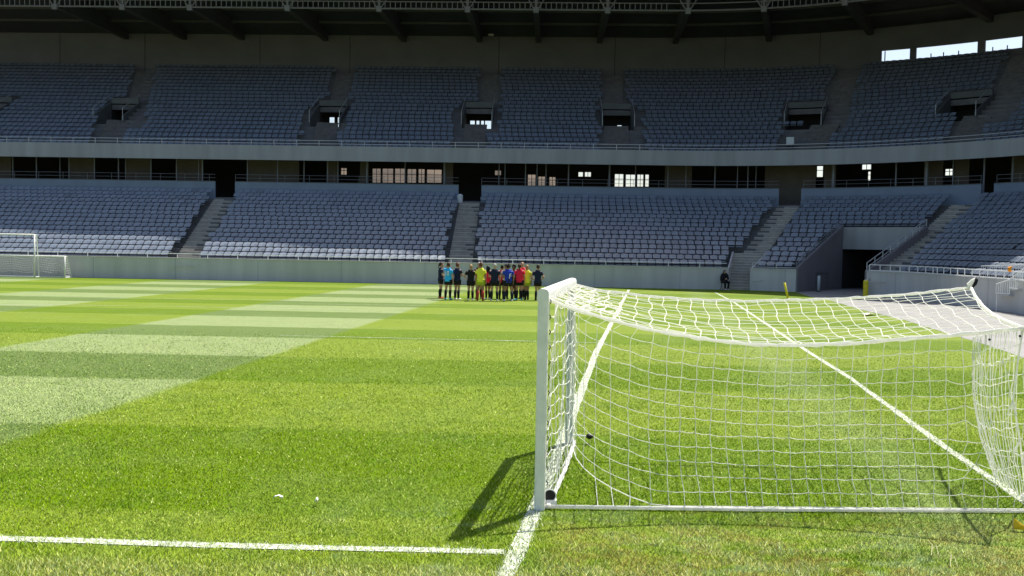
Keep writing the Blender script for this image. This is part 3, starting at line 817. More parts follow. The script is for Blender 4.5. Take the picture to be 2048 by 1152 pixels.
for c0, c1 in zip(cuts[:-1], cuts[1:]):
    mid = (c0 + c1) / 2; hs = sorted([(w_[2], w_[3]) for w_ in wa if w_[0] < mid < w_[1]])
    z = ZF
    for (zb, zt) in hs + [(zc(SW) - .01, 99)]:
        if zb > z + .001: rw.sbox(SW, SW + .25, z, zb, c0, c1)
        z = max(z, zt)
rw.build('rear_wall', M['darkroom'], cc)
for (a0, a1, zb, zt) in wa:
    fr = MB(); wid = (a1 - a0); sc = 1 if a0 < 0 else R0 + SW; tk = .05 / sc
    for (q0, q1, y0, y1) in ((a0, a0 + tk, zb, zt), (a1 - tk, a1, zb, zt), (a0 + tk, a1 - tk, zb, zb + .05), (a0 + tk, a1 - tk, zt - .05, zt)):
        fr.sbox(SW + .08, SW + .13, y0, y1, q0, q1)
    am, zm = (a0 + a1) / 2, zb + (zt - zb) * .58
    if (zt - zb) > .5: fr.sbox(SW + .085, SW + .125, zm, zm + .045, a0 + tk, a1 - tk)
    if wid * sc > .55: fr.sbox(SW + .09, SW + .12, zb + .05, zt - .05, am - tk / 2, am + tk / 2)
    fr.build('window_frame', M['darkrail'], cc)
# slender poles under the balcony
for i, (x, wd) in enumerate(((26, .05), (73, .06), (120, .04), (138, .05), (189, .06), (237, .06), (251, .04), (302, .06), (353, .06), (397, .04), (405, .08), (495, .07), (555, .06), (608, .06), (655, .07), (676, .05), (734, .09), (810, .05),
                             (889, .10), (998, .05), (1010, .05), (1051, .06), (1074, .05), (1092, .05), (1137, .07), (1219, .09), (1271, .05), (1336, .05), (1372, .05), (1430, .07), (1475, .05), (1496, .06), (1512, .04), (1667, .16), (1792, .08), (1853, .17), (1906, .06), (1968, .08), (2025, .07))):
    a, _ = onpath(x, 350, 15.6); p = P(a, 15.6)
    o = MB().tube([(0, 0, ZF), (0, 0, zc(15.6) - .005)], wd * .8, 8).build('slim_pole', M['pole']); o.location = (p.x, p.y, 0)
    thick = wd > .15
    tag(o, 'thick grey column under the balcony right of the middle stair' if thick else 'thin grey metal pole under the balcony', 'pole', 'thick columns under the balcony' if thick else 'thin poles under the balcony')
bn = thing('waste_bin', 'small white bin beside the head of the middle stair', 'bin')
a, z = onpath(920, 391, SB - .2); p = P(a, SB - .1)
MB().tube([(p.x, p.y, zL(NL - 1)), (p.x, p.y, zL(NL - 1) + .55)], [.19, .22], 12).build('bin_body', M['wbin'], bn)
MB().tube([(p.x, p.y, zL(NL - 1) + .55), (p.x, p.y, zL(NL - 1) + .66)], [.23, .1], 12).build('lid', M['wbin'], bn)

# ------------------------------------------------------------------ upper stand
us = thing('upper_stand', 'dark upper tier of seating under the roof', 'stand')
MB().sbox(14.1, 14.35, 8.68, 9.80, AL, AR).build('balcony_front', M['fascia'], us)
t = MB()
for k in range(NU):
    hol = [(c - hw, c + hw) for (c, hw, ir) in PORT] if PK0 <= k <= PK1 else []
    for a0, a1 in minus(AL, AR, hol):
        zb = zU(k - 1) if k else 9.0
        s0 = sU(k) if k else 14.35
        t.sweep([(s0, zb), (s0, zU(k)), (sU(k + 1), zU(k))], a0, a1, closed=False)
t.build('terrace', M['terrace'], us)
def aisle_steps(A, k0, k1, name, wd=None):
    m = MB(); rz = math.atan2(A.d.y, A.d.x)
    for k in range(k0, k1):
        best = None
        for i in range(401):
            q = A.p0 + A.d * (-7 + (A.L + 9) * i / 400); v = q - CEN; ph = math.atan2(v.x, v.y)
            s_ = (v.dot(nrm(-1)) - R0) if ph < PH0 else (v.length - R0 if ph < PH1 else v.x - R0)
            if best is None or abs(s_ - sU(k)) < best[0]: best = (abs(s_ - sU(k)), q)
        q = best[1]; c = q - A.d * TRU * .25
        m.box((c.x, c.y, zU(k) - RIU * .75), (TRU * .5, wd or A.w, RIU * .5 - .004), rz)
        c = q - A.d * .012; m.box((c.x, c.y, zU(k) - RIU * .25), (.02, wd or A.w, RIU * .5 - .006), rz)
        c = q + A.d * TRU * .5; m.box((c.x, c.y, zU(k) + .004), (TRU, wd or A.w, .02), rz)
    return m.build(name, M['step_shaded'], us)
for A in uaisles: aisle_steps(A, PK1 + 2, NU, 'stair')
for A in ustair: aisle_steps(A, 1, PK0 + 1, 'stair')
ZPF, ZPH = zU(PK0 - 1) + .02, zU(PK0 - 1) + 2.25
WPORT = {2: [(-.75, -.3, .3, 1.5), (-.02, .38, .3, 1.5)], 3: [(-.95, -.55, .3, 1.35), (-.4, -.15, .3, 1.35), (.0, .25, .3, 1.35), (.35, .95, .3, 1.35)], 4: [(.25, .62, .3, 1.1)], 1: [(.0, .22, .3, 1.2), (.35, .6, .5, 1.2)]}
for i, (c, hw, ir) in enumerate(PORT):
    s0, s1 = sU(PK0), sU(PK1 + 1); SE = s1 + 1.6
    # cheeks with a sloping top
    for sg in (-1, 1):
        a = c + sg * (hw + .06 * ir)
        pts = [P(a, s0 - .15 + (s1 - s0 + .15) * q / 4) for q in range(5)]
        prism_wall('portal_cheek', pts, [zU(PK0) + .35 + (zU(PK1) - zU(PK0) + .35) * q / 4 for q in range(5)], M['portal'], us, .12, ZPF - .1)
        o_ = MB().tube([(pts[0].x, pts[0].y, zU(PK0) + 1.0), (pts[-1].x, pts[-1].y, zU(PK1) + 1.35)], .022, 6)
        o_.tube([(pts[0].x, pts[0].y, zU(PK0)), (pts[0].x, pts[0].y, zU(PK0) + 1.0)], .022, 6)
        o_.build('portal_rail', M['rail'], us)
    MB().sbox(s1 - .12, s1 + .1, ZPH, zU(PK1) + 1.0, c - hw, c + hw).build('portal_lintel', M['portal'], us)
    MB().sweep([(s0 - .1, ZPF), (SE, ZPF)], c - hw, c + hw, closed=False).build('portal_floor', M['step'], us)
    co = MB().sweep([(s1, ZPH), (SE, ZPH)], c - hw, c + hw, closed=False)
    for sg in (-1, 1):
        a = c + sg * hw; p, q = P(a, s1 - .1), P(a, SE); co.add([(p.x, p.y, ZPF), (q.x, q.y, ZPF), (q.x, q.y, ZPH), (p.x, p.y, ZPH)], [(0, 1, 2, 3)])
    co.build('corridor', M['darkroom'], us)
    ew = MB(); hs_ = [(c + x0 * ir, c + x1 * ir, ZPF + z0, ZPF + z1) for (x0, x1, z0, z1) in WPORT.get(i, [])]
    cu = sorted([c - hw, c + hw] + [q for h in hs_ for q in h[:2]])
    for c0, c1 in zip(cu[:-1], cu[1:]):
        mid = (c0 + c1) / 2; z = ZPF
        for (zb, zt) in sorted([(h[2], h[3]) for h in hs_ if h[0] < mid < h[1]]) + [(ZPH, ZPH)]:
            if zb > z + .001: ew.sbox(SE, SE + .15, z, zb, c0, c1)
            z = max(z, zt)
    ew.build('end_wall', M['darkroom'], us)
path_rail('balcony_rail', 'long grey rail along the front of the upper tier', 'railing', AL, AR - 8, 14.25, 9.80, [10.22, 9.98], .026, 1.75, M['rail'])
bx = thing('equipment_cabinet', 'pale grey cabinet tilted in front of the fifth balcony doorway from the left', 'cabinet')
a, z = onpath(1581, 268, sU(2)); p = P(a, sU(2) + .1); n_ = nrm(a)
MB().box((p.x, p.y, zU(2) + .5), (.55, .5, .6), math.atan2(-n_.x, n_.y)).build('cabinet_body', M['bluewhite'], bx)
MB().box((p.x, p.y, zU(2) + .1), (.5, .45, .2), math.atan2(-n_.x, n_.y)).build('plinth', M['black'], bx)

# rear wall and roof
SR = sU(NU)
ao = onpath(1760, 100, SR)[0]
rwall = thing('rear_wall', 'high dark concrete wall behind the upper tier', 'wall')
def roofz(s): return 22.1 + (32.2 - s) * .13
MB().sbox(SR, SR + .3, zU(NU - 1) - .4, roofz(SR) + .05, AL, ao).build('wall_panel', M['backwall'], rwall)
# vertical joints
jt = MB()
for x in (120, 290, 520, 700, 998, 1230, 1450, 1640):
    a = onpath(x, 100, SR)[0]; sc = 1 if a < 0 else R0 + SR
    jt.sbox(SR - .012, SR, zU(NU - 1), roofz(SR), a - .03 / sc, a + .03 / sc)
jt.build('joint', M['darkroom'], rwall)
hw_ = thing('clerestory', 'rear wall with open slots of bright sky under the roof', 'wall')
_, zs_t = onpath(1800, 98, SR); _, zs_b = onpath(1800, 120, SR)
MB().sbox(SR, SR + .3, zU(NU - 1) - .4, zs_b, ao, AR).build('sill_wall', M['backwall'], hw_)
MB().sbox(SR, SR + .3, zs_t, roofz(SR) + .05, ao, AR).build('header', M['backwall'], hw_)
for (x0, x1) in ((1761, 1763), (1820, 1832), (1955, 1969), (2044, 2060)):
    a0, a1 = onpath(x0, 100, SR)[0], onpath(x1, 100, SR)[0]
    MB().sbox(SR - .05, SR + .35, zs_b - .02, zs_t + .02, a0, a1).build('pier', M['backwall'], hw_)
for x in (1770, 1862, 1887, 1917, 1985, 2014):
    a, _ = onpath(x, 110, SR + .15); p = P(a, SR + .15)
    MB().tube([(p.x, p.y, zs_b), (p.x, p.y, zs_b + (.9 if x == 1770 else .35))], .05, 6).build('stub_post', M['girder'], hw_)
edge_a = [(-76, 16.3), (-60, 15.5), (-30, 13.9), (-10, 12.3), (0, 10.9), (.35, 9.6), (.7, 9.6), (1.03, 9.3), (1.1, 10.6), (1.17, 12.0), (DPH, 12.0), (DPH + 20, 12.0)]
def s_edge(a):
    return float(np.interp(a, [q[0] for q in edge_a], [q[1] for q in edge_a]))
rf = thing('stand_roof', 'dark cantilever roof with steel girders over the upper tier', 'roof')
al = arange(AL, AR); vs_ = []; f = []
SO = 37.0
for a in al:
    se = s_edge(a)
    for (s, z) in ((se, roofz(se)), (SR, roofz(SR)), (SO, roofz(SO)), (SO, roofz(SO) + .35), (SR, roofz(SR) + .35), (se, roofz(se) + .35)): vs_.append(P3(a, s, z))
for i in range(len(al) - 1):
    for k in range(6): f.append((i * 6 + k, (i + 1) * 6 + k, (i + 1) * 6 + (k + 1) % 6, i * 6 + (k + 1) % 6))
MB().add(vs_, f).build('roof_deck', M['roof'], rf)
for s in (22.5, 25.5, 28.5):
    MB().sbox(s, s + .16, roofz(s) - .22, roofz(s) - .01, AL, AR).build('purlin', M['girder'], rf)
ST = 19.0
def tz(s): return 21.35
NODES = [(110, -2), (245, 4), (380, 12), (575, 18), (758, 25), (935, 30), (1072, 32), (1215, 35), (1376, 25), (1528, 13), (1690, 0), (1876, -8), (2060, -20)]
truss = thing('roof_truss', 'pale steel ladder truss hanging under the front of the roof', 'truss')
na = [onpath(x, max(y, 2), ST)[0] for x, y in NODES]
zb_, zt_ = 21.42, 21.98
for (z, r, nm) in ((zb_, .075, 'bottom_chord'), (zt_, .05, 'top_chord')):
    MB().tube([P3(a, ST, z) for a in arange(na[0] - 8, na[-1])], r, 6).build(nm, M['truss'], truss)
bt = MB(); a = na[0] - 8
while a < na[-1]:
    p = P(a, ST); bt.box((p.x, p.y, (zb_ + zt_) / 2), (.06, .06, zt_ - zb_)); a += .42 if a < 0 else .42 / (R0 + ST)
bt.build('batten', M['truss'], truss)['kind'] = 'stuff'
for i, a in enumerate(na):
    p = P(a, ST); n_ = nrm(a); rz = math.atan2(-n_.x, n_.y)
    MB().box((p.x, p.y, zb_ - .05), (.42, .3, .45), rz).build('node_plate', M['truss'], truss)
    st = MB(); e = Vector((n_.y, -n_.x))
    for dx in (-1.5, -.14, .14, 1.5):
        q = p + e * dx; st.tube([(p.x + e.x * dx * .1, p.y + e.y * dx * .1, zb_), (q.x, q.y, zb_ + 2.3)], .055 if abs(dx) > 1 else .07, 6)
    st.build('strut', M['truss'], truss)
    gd = MB(); L = SR - ST
    c0, c1 = P(a, ST + .2), P(a, SR + .1)
    vs_ = []
    for (c, s) in ((c0, ST + .2), (c1, SR + .1)):
        zt = roofz(s) - .005; zbm = zb_ - .1 if s < 25 else roofz(s) - .55
        for (dx, z) in ((-.24, zbm), (.24, zbm), (.24, zt), (-.24, zt)):
            q = c + e * dx; vs_.append((q.x, q.y, z))
    gd.add(vs_, [(0, 1, 2, 3), (7, 6, 5, 4), (0, 4, 5, 1), (1, 5, 6, 2), (2, 6, 7, 3), (3, 7, 4, 0)])
    gd.build('girder', M['girder'], rf)
lm = thing('ceiling_lamp', 'small pale lamp fixed under the roof above the middle seats', 'lamp')
a, z = onpath(982, 70, 31.0); p = P(a, 31.0)
MB().box((p.x, p.y, z), (.5, .3, .16)).build('lamp_housing', M['lamp'], lm)
MB().tube([(p.x, p.y, z), (p.x, p.y, roofz(31))], .025, 6).build('bracket', M['girder'], lm)

# hills seen through the windows
hl = MB(); xs_ = np.linspace(-420, 420, 40); ys_ = np.linspace(125, 420, 14); vs_ = []
for y in ys_:
    for x in xs_:
        u = (y - 125) / 295; base = 30 * max(0, min(1, (40 - x) / 120)) + 7 + 6 * math.sin(x * .021 + 1)
        vs_.append((x, y, -.1 + u ** .8 * base * 1.7 * (.85 + .3 * math.sin(x * .06 + y * .04)) * (1 if u > 0 else 0)))
f = [(j * 40 + i, j * 40 + i + 1, (j + 1) * 40 + i + 1, (j + 1) * 40 + i) for j in range(13) for i in range(39)]
struct(hl.add(vs_, f).build('hills', M['hill'], None, smooth=True))

# ------------------------------------------------------------------ the near goal
NB_ = gp(1072, 1019); FB_ = gp(1132, 887)
D1v = Vector((FB_.x - NB_.x, FB_.y - NB_.y, 0)); GW = D1v.length; D1v.normalize(); D2v = Vector((D1v.y, -D1v.x, 0))
GH = 2.06
goal = thing('football_goal', 'white goal with a deep sagging net standing in front of the camera', 'goal')
def oval_bar(p0, p1, ra, rb, axis, m, name, n_=20, power=2.6):
    """bar with a rounded oblong section; axis = direction of the long half-width ra"""
    p0, p1 = Vector(p0), Vector(p1); t_ = (p1 - p0).normalized(); a = (axis - t_ * axis.dot(t_)).normalized(); b = t_.cross(a)
    vs_ = []
    for p in (p0, p0 + t_ * .004, p1 - t_ * .004, p1):
        sc = .94 if p in (p0, p1) else 1
        for k in range(n_):
            w_ = 2 * PI * k / n_; c_, s_ = math.cos(w_), math.sin(w_)
            q = math.copysign(abs(c_) ** (2 / power), c_), math.copysign(abs(s_) ** (2 / power), s_)
            vs_.append(p + a * ra * q[0] * sc + b * rb * q[1] * sc)
    f = []
    for j in range(3):
        for k in range(n_): f.append((j * n_ + k, j * n_ + (k + 1) % n_, (j + 1) * n_ + (k + 1) % n_, (j + 1) * n_ + k))
    f += [tuple(reversed(range(n_))), tuple(3 * n_ + k for k in range(n_))]
    o = MB().add(vs_, f).build(name, m, goal, recalc=True)
    return o
pc = NB_ + D2v * .035; fc = FB_ + D2v * .035
oval_bar(pc, pc + Vector((0, 0, GH)), .052, .05, D2v, M['post'], 'goal_post', power=4)
oval_bar(fc, fc + Vector((0, 0, GH - .05)), .050, .05, D2v, M['postgrey'], 'goal_post', power=4)
# rounded crossbar, its flat end plate towards the camera
top0 = pc - D1v * .052 + Vector((0, 0, GH + .0)); top1 = fc + D1v * .05 + Vector((0, 0, GH + .0))
vs_ = []; sec = []
for k in range(13):
    w_ = PI * k / 12; sec.append((math.cos(w_) * .056, .055 + .045 * math.sin(w_)))
sec = [(.056, -.05), (.056, .02)] + [(math.copysign(abs(math.cos(PI * k / 12)) ** .7 * .056, math.cos(PI * k / 12)), .02 + .05 * math.sin(PI * k / 12) ** .8 if 0 < k < 12 else .02) for k in range(1, 12)] + [(-.056, .02), (-.056, -.05)]
for p in (top0, top1):
    for (u_, z_) in sec: vs_.append(p + D2v * u_ + Vector((0, 0, z_)))
ns_ = len(sec)
f = [(k, (k + 1) % ns_, ns_ + (k + 1) % ns_, ns_ + k) for k in range(ns_)] + [tuple(reversed(range(ns_))), tuple(ns_ + k for k in range(ns_))]
cb = MB().add(vs_, f).build('crossbar', M['post'], goal, recalc=True)
DN = NB_.y; DF = FB_.y
# ground bar, end cap, clip
BE = gp(2075, 1027)
MB().tube([gp(1083, 1019) + Vector((0, 0, .03)), gp(1500, 1024) + Vector((0, 0, .025)), BE + Vector((0, 0, .025))], .019, 8).build('ground_bar', M['net'], goal, smooth=True)
sb = gp(1093, 1013)
MB().box(sb + Vector((.035, .0, .04)), (.12, .1, .07)).build('bar_foot', M['post'], goal)
ecap = MB().tube([sb + Vector((.03, .05, .115)), sb + Vector((.03, -.03, .115))], [.052, .052], 14).build('end_cap', M['black'], goal, smooth=False)
MB().tube([sb + Vector((.03 + .058 * math.cos(q * PI / 10), -.02, .115 + .058 * math.sin(q * PI / 10))) for q in range(21)], .008, 5).build('cap_ring', M['post'], goal)
q0 = FB_ + D2v * .08
MB().tube([q0 + Vector((0, 0, .12)), q0 + Vector((.18, 0, .10))], .012, 6).build('hook_arm', M['post'], goal)
MB().ell(q0 + Vector((.22, 0, .10)), (.05, .045, .035)).build('hook', M['black'], goal, smooth=True)

# ropes
def interp(pts, u):
    us_ = [p[0] for p in pts]
    u = min(max(u, us_[0]), us_[-1])
    return [float(np.interp(u, us_, [p[j] for p in pts])) for j in range(1, len(pts[0]))]
NEAR = [(1094, 598), (1150, 619), (1200, 634), (1300, 659), (1400, 677), (1500, 688), (1600, 691), (1700, 687), (1800, 679), (1900, 671), (1980, 664), (2046, 656)]
FAR = [(1139, 568), (1200, 581), (1300, 593), (1400, 600), (1500, 602), (1600, 600), (1700, 596.5), (1800, 590), (1880, 582), (1942, 575)]
def mk(lst, d0, d1, bulge):
    x0, x1 = lst[0][0], lst[-1][0]
    return [((x - x0) / (x1 - x0), x, y, d0 + (d1 - d0) * (x - x0) / (x1 - x0) + bulge * math.sin(PI * (x - x0) / (x1 - x0))) for x, y in lst]
NR = mk(NEAR, DN + .02, DN - .05, .35); FR = mk(FAR, DF + .02, DF - .1, -.25)
def nr_pt(u): x, y, d = interp(NR, u); return atd(x, y, d)
def fr_pt(u): x, y, d = interp(FR, u); return atd(x, y, d)
net = thing_net = None
def part(mb, name, m=M['net'], smooth=False): return mb.build(name, m, goal, smooth=smooth)
US = [i / 60 for i in range(61)]
part(MB().tube([nr_pt(u) + Vector((0, 0, random.uniform(-.006, .006))) for u in US], [.021 + .004 * math.sin(i * 1.7) for i in range(61)], 6), 'edge_rope')
part(MB().tube([fr_pt(u) + Vector((0, 0, random.uniform(-.006, .006))) for u in US], [.019 + .004 * math.sin(i * 2.1) for i in range(61)], 6), 'edge_rope')
endc = [(1942, 575), (1950, 592), (1966, 613), (1985, 629), (2010, 642), (2046, 656)]
ENDP = [atd(x, y, DF - .1 + (DN - .05 - DF + .1) * i / 5) for i, (x, y) in enumerate(endc)]
def end_pt(v): # v 0 near .. 1 far
    k = (1 - v) * 5; i = min(int(k), 4); return ENDP[i].lerp(ENDP[i + 1], k - i)
part(MB().tube(ENDP, .02, 6), 'edge_rope')
# roof of the net
tp = MB(); NV = 13; NC = 30
jit = [[Vector((.022 * math.sin(j * 1.3 + i * .35 + 1.5 * math.sin(i)) + random.uniform(-.005, .005), random.uniform(-.012, .012), .010 * math.sin(i * .9 + j * 2.1) + random.uniform(-.005, .005))) for j in range(NV + 1)] for i in range(NC + 1)]
def top_pt(u, v):   # v: 0 near rope, 1 far rope
    a = nr_pt(min(1, u + .035 * math.sin(PI * u))); b = fr_pt(u)
    if u > .9:
        e_ = end_pt(v); k = (u - .9) / .1; p = a.lerp(b, v)
        p = p.lerp(e_, k * k)
    else: p = a.lerp(b, v)
    sag = math.sin(PI * v) * .07 * math.sin(PI * min(u, .999)) * 1.0
    return p - Vector((0, 0, sag))
grid = [[top_pt(i / NC, .5 * (j / NV) + .5 * (j / NV) ** 1.0) + (jit[i][j] if 0 < j < NV else Vector()) for j in range(NV + 1)] for i in range(NC + 1)]
for i in range(1, NC): tp.tube(grid[i], .0046 + .001 * (i % 3 == 0), 4, False)
for j in range(1, NV): tp.tube([grid[i][j] for i in range(NC + 1)], .0033, 4, False)
part(tp, 'roof_net')
# large side panel hanging from the near rope to the ground bar; its left edge is tied back to the far post
sd = MB(); NVs = 12; NCs = 31
def bar_pt(u): return gp(1088 + u * 985, 1019.5 + 8 * u) + Vector((0, 0, .045))
def side_pt(u, v):
    a = nr_pt(u); b = bar_pt(u * .985)
    p = a.lerp(b, v); p = p + Vector((0, math.sin(PI * v) * (.28 + .1 * math.sin(u * 9)) * math.sin(PI * min(1, u * 1.15)), -.03 * math.sin(PI * v)))
    k = max(0, 1 - u / .24); k = k ** 1.35
    q = fc + D2v * .06 + Vector((u * .6, 0, (GH - .27) * (1 - v) + .06))
    if v < .06: k *= v / .06
    return p.lerp(q, k)
sg = []
for i in range(NCs + 1):
    u = i / NCs; row = []
    for j in range(NVs + 1):
        v = j / NVs; p = side_pt(u, v)
        if 0 < j < NVs:
            p = p + Vector((random.uniform(-.012, .012), random.uniform(-.015, .015), random.uniform(-.010, .010)))
            if u > .86: p = p + Vector((random.uniform(-.05, .05), random.uniform(-.03, .03), random.uniform(-.03, .03) + .03 * math.sin(i * 2.2 + j)))
        row.append(p)
    sg.append(row)
def smooth_line(pts, sag=0.0):
    out = []
    for i in range(len(pts) - 1):
        a, b = pts[i], pts[i + 1]; out.append(a); out.append(a.lerp(b, .5) - Vector((0, 0, sag)))
    out.append(pts[-1]); return out
for i in range(1, NCs + 1):
    ln = smooth_line(sg[i]);
    b = bar_pt(min(1, (i - .55) / NCs * .985))
    if i / NCs > .12: ln[-2] = ln[-2].lerp(ln[-1], .2) + Vector((0, .02, .02)); ln.append(b + Vector((0, 0, -.02)))
    sd.tube(ln, .0033, 4, False)
    for q_ in sg[i][1:NVs]: sd.ell(q_, (.0065, .0065, .006), 5, 4)
for j in range(1, NVs): sd.tube(smooth_line([sg[i][j] for i in range(NCs + 1)], .008), .0033, 4, False)
part(sd, 'side_net')
part(MB().tube([sg[i][NVs] + Vector((0, 0, .0)) for i in range(NCs + 1)], .006, 4, False), 'bottom_cord')
# the panel across the two posts
mn = MB(); a0_, a1_ = pc + D2v * .06, fc + D2v * .055
def mouth_pt(u, v):
    p = a0_.lerp(a1_, u); return p + Vector((.02 * math.sin(u * 17 + v * 5) + .03 * math.sin(PI * u), 0, (GH - .03) * (1 - v) + .02 + .04 * math.sin(PI * u) * math.sin(v * 9 + u * 4)))
for i in range(0, 17): mn.tube([mouth_pt(i / 16, j / 24) + Vector((random.uniform(-.012, .012), 0, 0)) for j in range(25)], .0042, 4, False)
for j in range(1, 13): mn.tube([mouth_pt(i / 24, j / 13 + .012 * math.sin(i * .8 + j)) - Vector((0, 0, .03 * abs(math.sin(i * PI / 3)))) for i in range(25)], .0048, 4, False)
part(mn, 'post_net')
part(MB().tube([a0_.lerp(a1_, i / 24) + Vector((.02 + .02 * math.sin(PI * i / 24), 0, .035)) for i in range(25)], [.024 + .006 * math.sin(i * 2.3) for i in range(25)], 6), 'ground_rope')
kn = MB()
for i in range(14):
    p = pc + D2v * .062 + Vector((0, -.02, .1 + i * .145)); kn.tube([p, p + Vector((.012, -.01, .03)), p + Vector((-.004, -.02, .045))], .0045, 5)
part(kn, 'net_clip', M['black'])
# tangle of cord near the top of the near post
tg = MB()
for i in range(34):
    u = random.uniform(.0, .10); v = random.uniform(.1, .95); p = top_pt(u, v); q = top_pt(u + random.uniform(.02, .07), min(1, max(0, v + random.uniform(-.2, .2))))
    tg.tube([p, p.lerp(q, .5) + Vector((0, 0, random.uniform(-.06, .02))), q], .0055, 4, False)
part(tg, 'gathered_cord')
# end panel: bunched cords falling to the second line
en = MB(); NE = 20
def en_top(u): x = 1947 + 96 * u; y = 673 - 16 * u; return atd(x, y, 10.6 + (DN - .05 - 10.6) * u)
EB = [gp(1972, 944), gp(2002, 970), gp(2047, 1003)]
def en_bot(u): return (EB[0].lerp(EB[1], u * 2) if u < .5 else EB[1].lerp(EB[2], u * 2 - 1)) + Vector((0, 0, .03))
cols = []
for i in range(NE):
    u0 = (i / (NE - 1)) ** 1.7; u1 = .28 + .72 * (i / (NE - 1)) ** 1.3
    a, b = en_top(u0), en_bot(u1); line = []
    for j in range(15):
        v = j / 14; p = a.lerp(b, v); p = p + Vector((-.07 * math.sin(PI * v) * (1 - u0 * .6) * (.6 + .4 * v) + random.uniform(-.012, .012), .1 * math.sin(PI * v), 0)); line.append(p)
    cols.append(line); en.tube(line, .0038 if i % 3 else .0055, 4, False)
for j in range(2, 14, 2):
    ln = [cols[i][j] - Vector((0, 0, .10 * math.sin(PI * i / (NE - 1)) + random.uniform(-.02, .02))) for i in range(NE)]
    en.tube(ln, .0045, 4, False)
for i in range(26):
    a = random.choice(cols[:14])[random.randint(1, 13)]; b = sg[random.randint(NCs - 4, NCs - 1)][random.randint(1, NVs - 1)]
    if (a - b).length < .55: en.tube([a, a.lerp(b, .5) - Vector((0, 0, random.uniform(.02, .12))), b], .004, 4, False)
part(en, 'end_net')
# support cord under the near rear corner, with a knotted loop
ctop = ENDP[-1]; cbt = gp(2051, 1004)
mid = atd(2026, 800, DN - .05); mid2 = atd(2040, 880, DN - .05)
part(MB().tube([ctop, atd(2036, 720, DN - .05), mid, mid2, cbt + Vector((0, 0, .05))], .009, 6), 'support_cord')
lp_ = MB(); lp_.tube([mid, atd(2014, 830, DN - .05), atd(2034, 829, DN - .05), atd(2028, 806, DN - .05)], .006, 5)
part(lp_, 'loose_loop'); lp_ = MB(); lp_.tube([mid2, atd(2028, 905, DN), atd(2040, 912, DN), atd(2050, 903, DN), atd(2046, 930, DN)], .012, 5)
part(lp_, 'loose_loop')
part(MB().ell(cbt + Vector((-.02, 0, .05)), (.03, .03, .045)), 'corner_knot', smooth=True)
for (x, y) in ((2040, 664), (1979, 671)):
    MB().ell(atd(x, y + 8, DN - .1), (.012, .012, .012)).build('toggle', M['black'], goal, smooth=True)
A_ = ENDP[0]
st_ = MB(); st_.tube([A_, atd(1939, 569, DF - .1), atd(1946, 562, DF - .1), atd(1952, 556, DF - .1)], [.03, .035, .03, .012], 6)
part(st_, 'tie_strap')
MB().tube([atd(1943, 576, DF - .12), atd(1950, 568, DF - .14), atd(1953, 560, DF - .14), atd(1952, 555, DF - .12)], [.010, .022, .022, .008], 7).build('strap_bag', M['bag'], goal, smooth=True)

# ------------------------------------------------------------------ two goals far left by the wall
def far_goal(label, base, wid, hgt, dep, r, rear_top, netstep, net_on=True):
    o = thing('football_goal', label, 'goal')
    e = Vector((math.cos(-PH0), math.sin(-PH0), 0)); b = Vector((-e.y, e.x, 0))
    R_ = Vector(base); Lf = R_ - e * wid; Z = Vector((0, 0, 1))
    for p in (R_, Lf): MB().tube([p, p + Z * hgt], r, 8).build('goal_post', M['post'], o, smooth=True)
    MB().tube([R_ + Z * hgt, Lf + Z * hgt], r, 8).build('crossbar', M['post'], o, smooth=True)
    MB().tube([R_ + b * dep + Z * .04, Lf + b * dep + Z * .04], r * .8, 6).build('ground_bar', M['post'], o)
    for p in (R_, Lf):
        MB().tube([p + Z * hgt, p + b * rear_top + Z * hgt, p + b * dep + Z * .04], r * .8, 6).build('back_stay', M['post'], o)
        MB().tube([p + Z * .04, p + b * dep + Z * .04], r * .8, 6).build('side_bar', M['post'], o)
    if not net_on: return o
    m = MB(); nx_ = int(wid / netstep); nz_ = int(hgt / netstep)
    def q(i, j):
        v = j / nz_; return Lf + e * (wid * i / nx_) + b * (rear_top + (dep - rear_top) * (1 - v) + .08 * math.sin(i * .7) * math.sin(PI * v)) + Z * (hgt * v * .98 + .04 - .05 * math.sin(i * .5))
    for i in range(nx_ + 1): m.tube([q(i, j) for j in range(nz_ + 1)], .011, 4, False)
    for j in range(nz_ + 1): m.tube([q(i, j) for i in range(nx_ + 1)], .011, 4, False)
    ns2 = max(1, int(dep / netstep)); 
    for k in range(1, nz_):
        v = k / nz_; m.tube([R_ + Z * hgt * v, R_ + b * (rear_top + (dep - rear_top) * (1 - v)) + Z * hgt * v], .011, 4, False)
    m.build('net', M['netfar'], o)
    return o
wl = lambda x: P(onpath(x, 555, -1)[0], -1)
bl = gp(147, 556.5); b1_ = gp(92, 556)
wy = P(onpath(147, 555, -.3)[0], -.3)
far_goal('low white training goal with netting beside the wall at the far left', (wy.x, wy.y - 1.15, 0), 5.0, 1.32, .8, .042, .25, .14)
wy2 = P(onpath(91, 555, -.3)[0], -.3)
far_goal('tall white goal frame standing over the low training goal at the far left', (wy2.x, wy2.y - 1.35, 0), 7.32, 2.62, .5, .048, .25, .16, False)

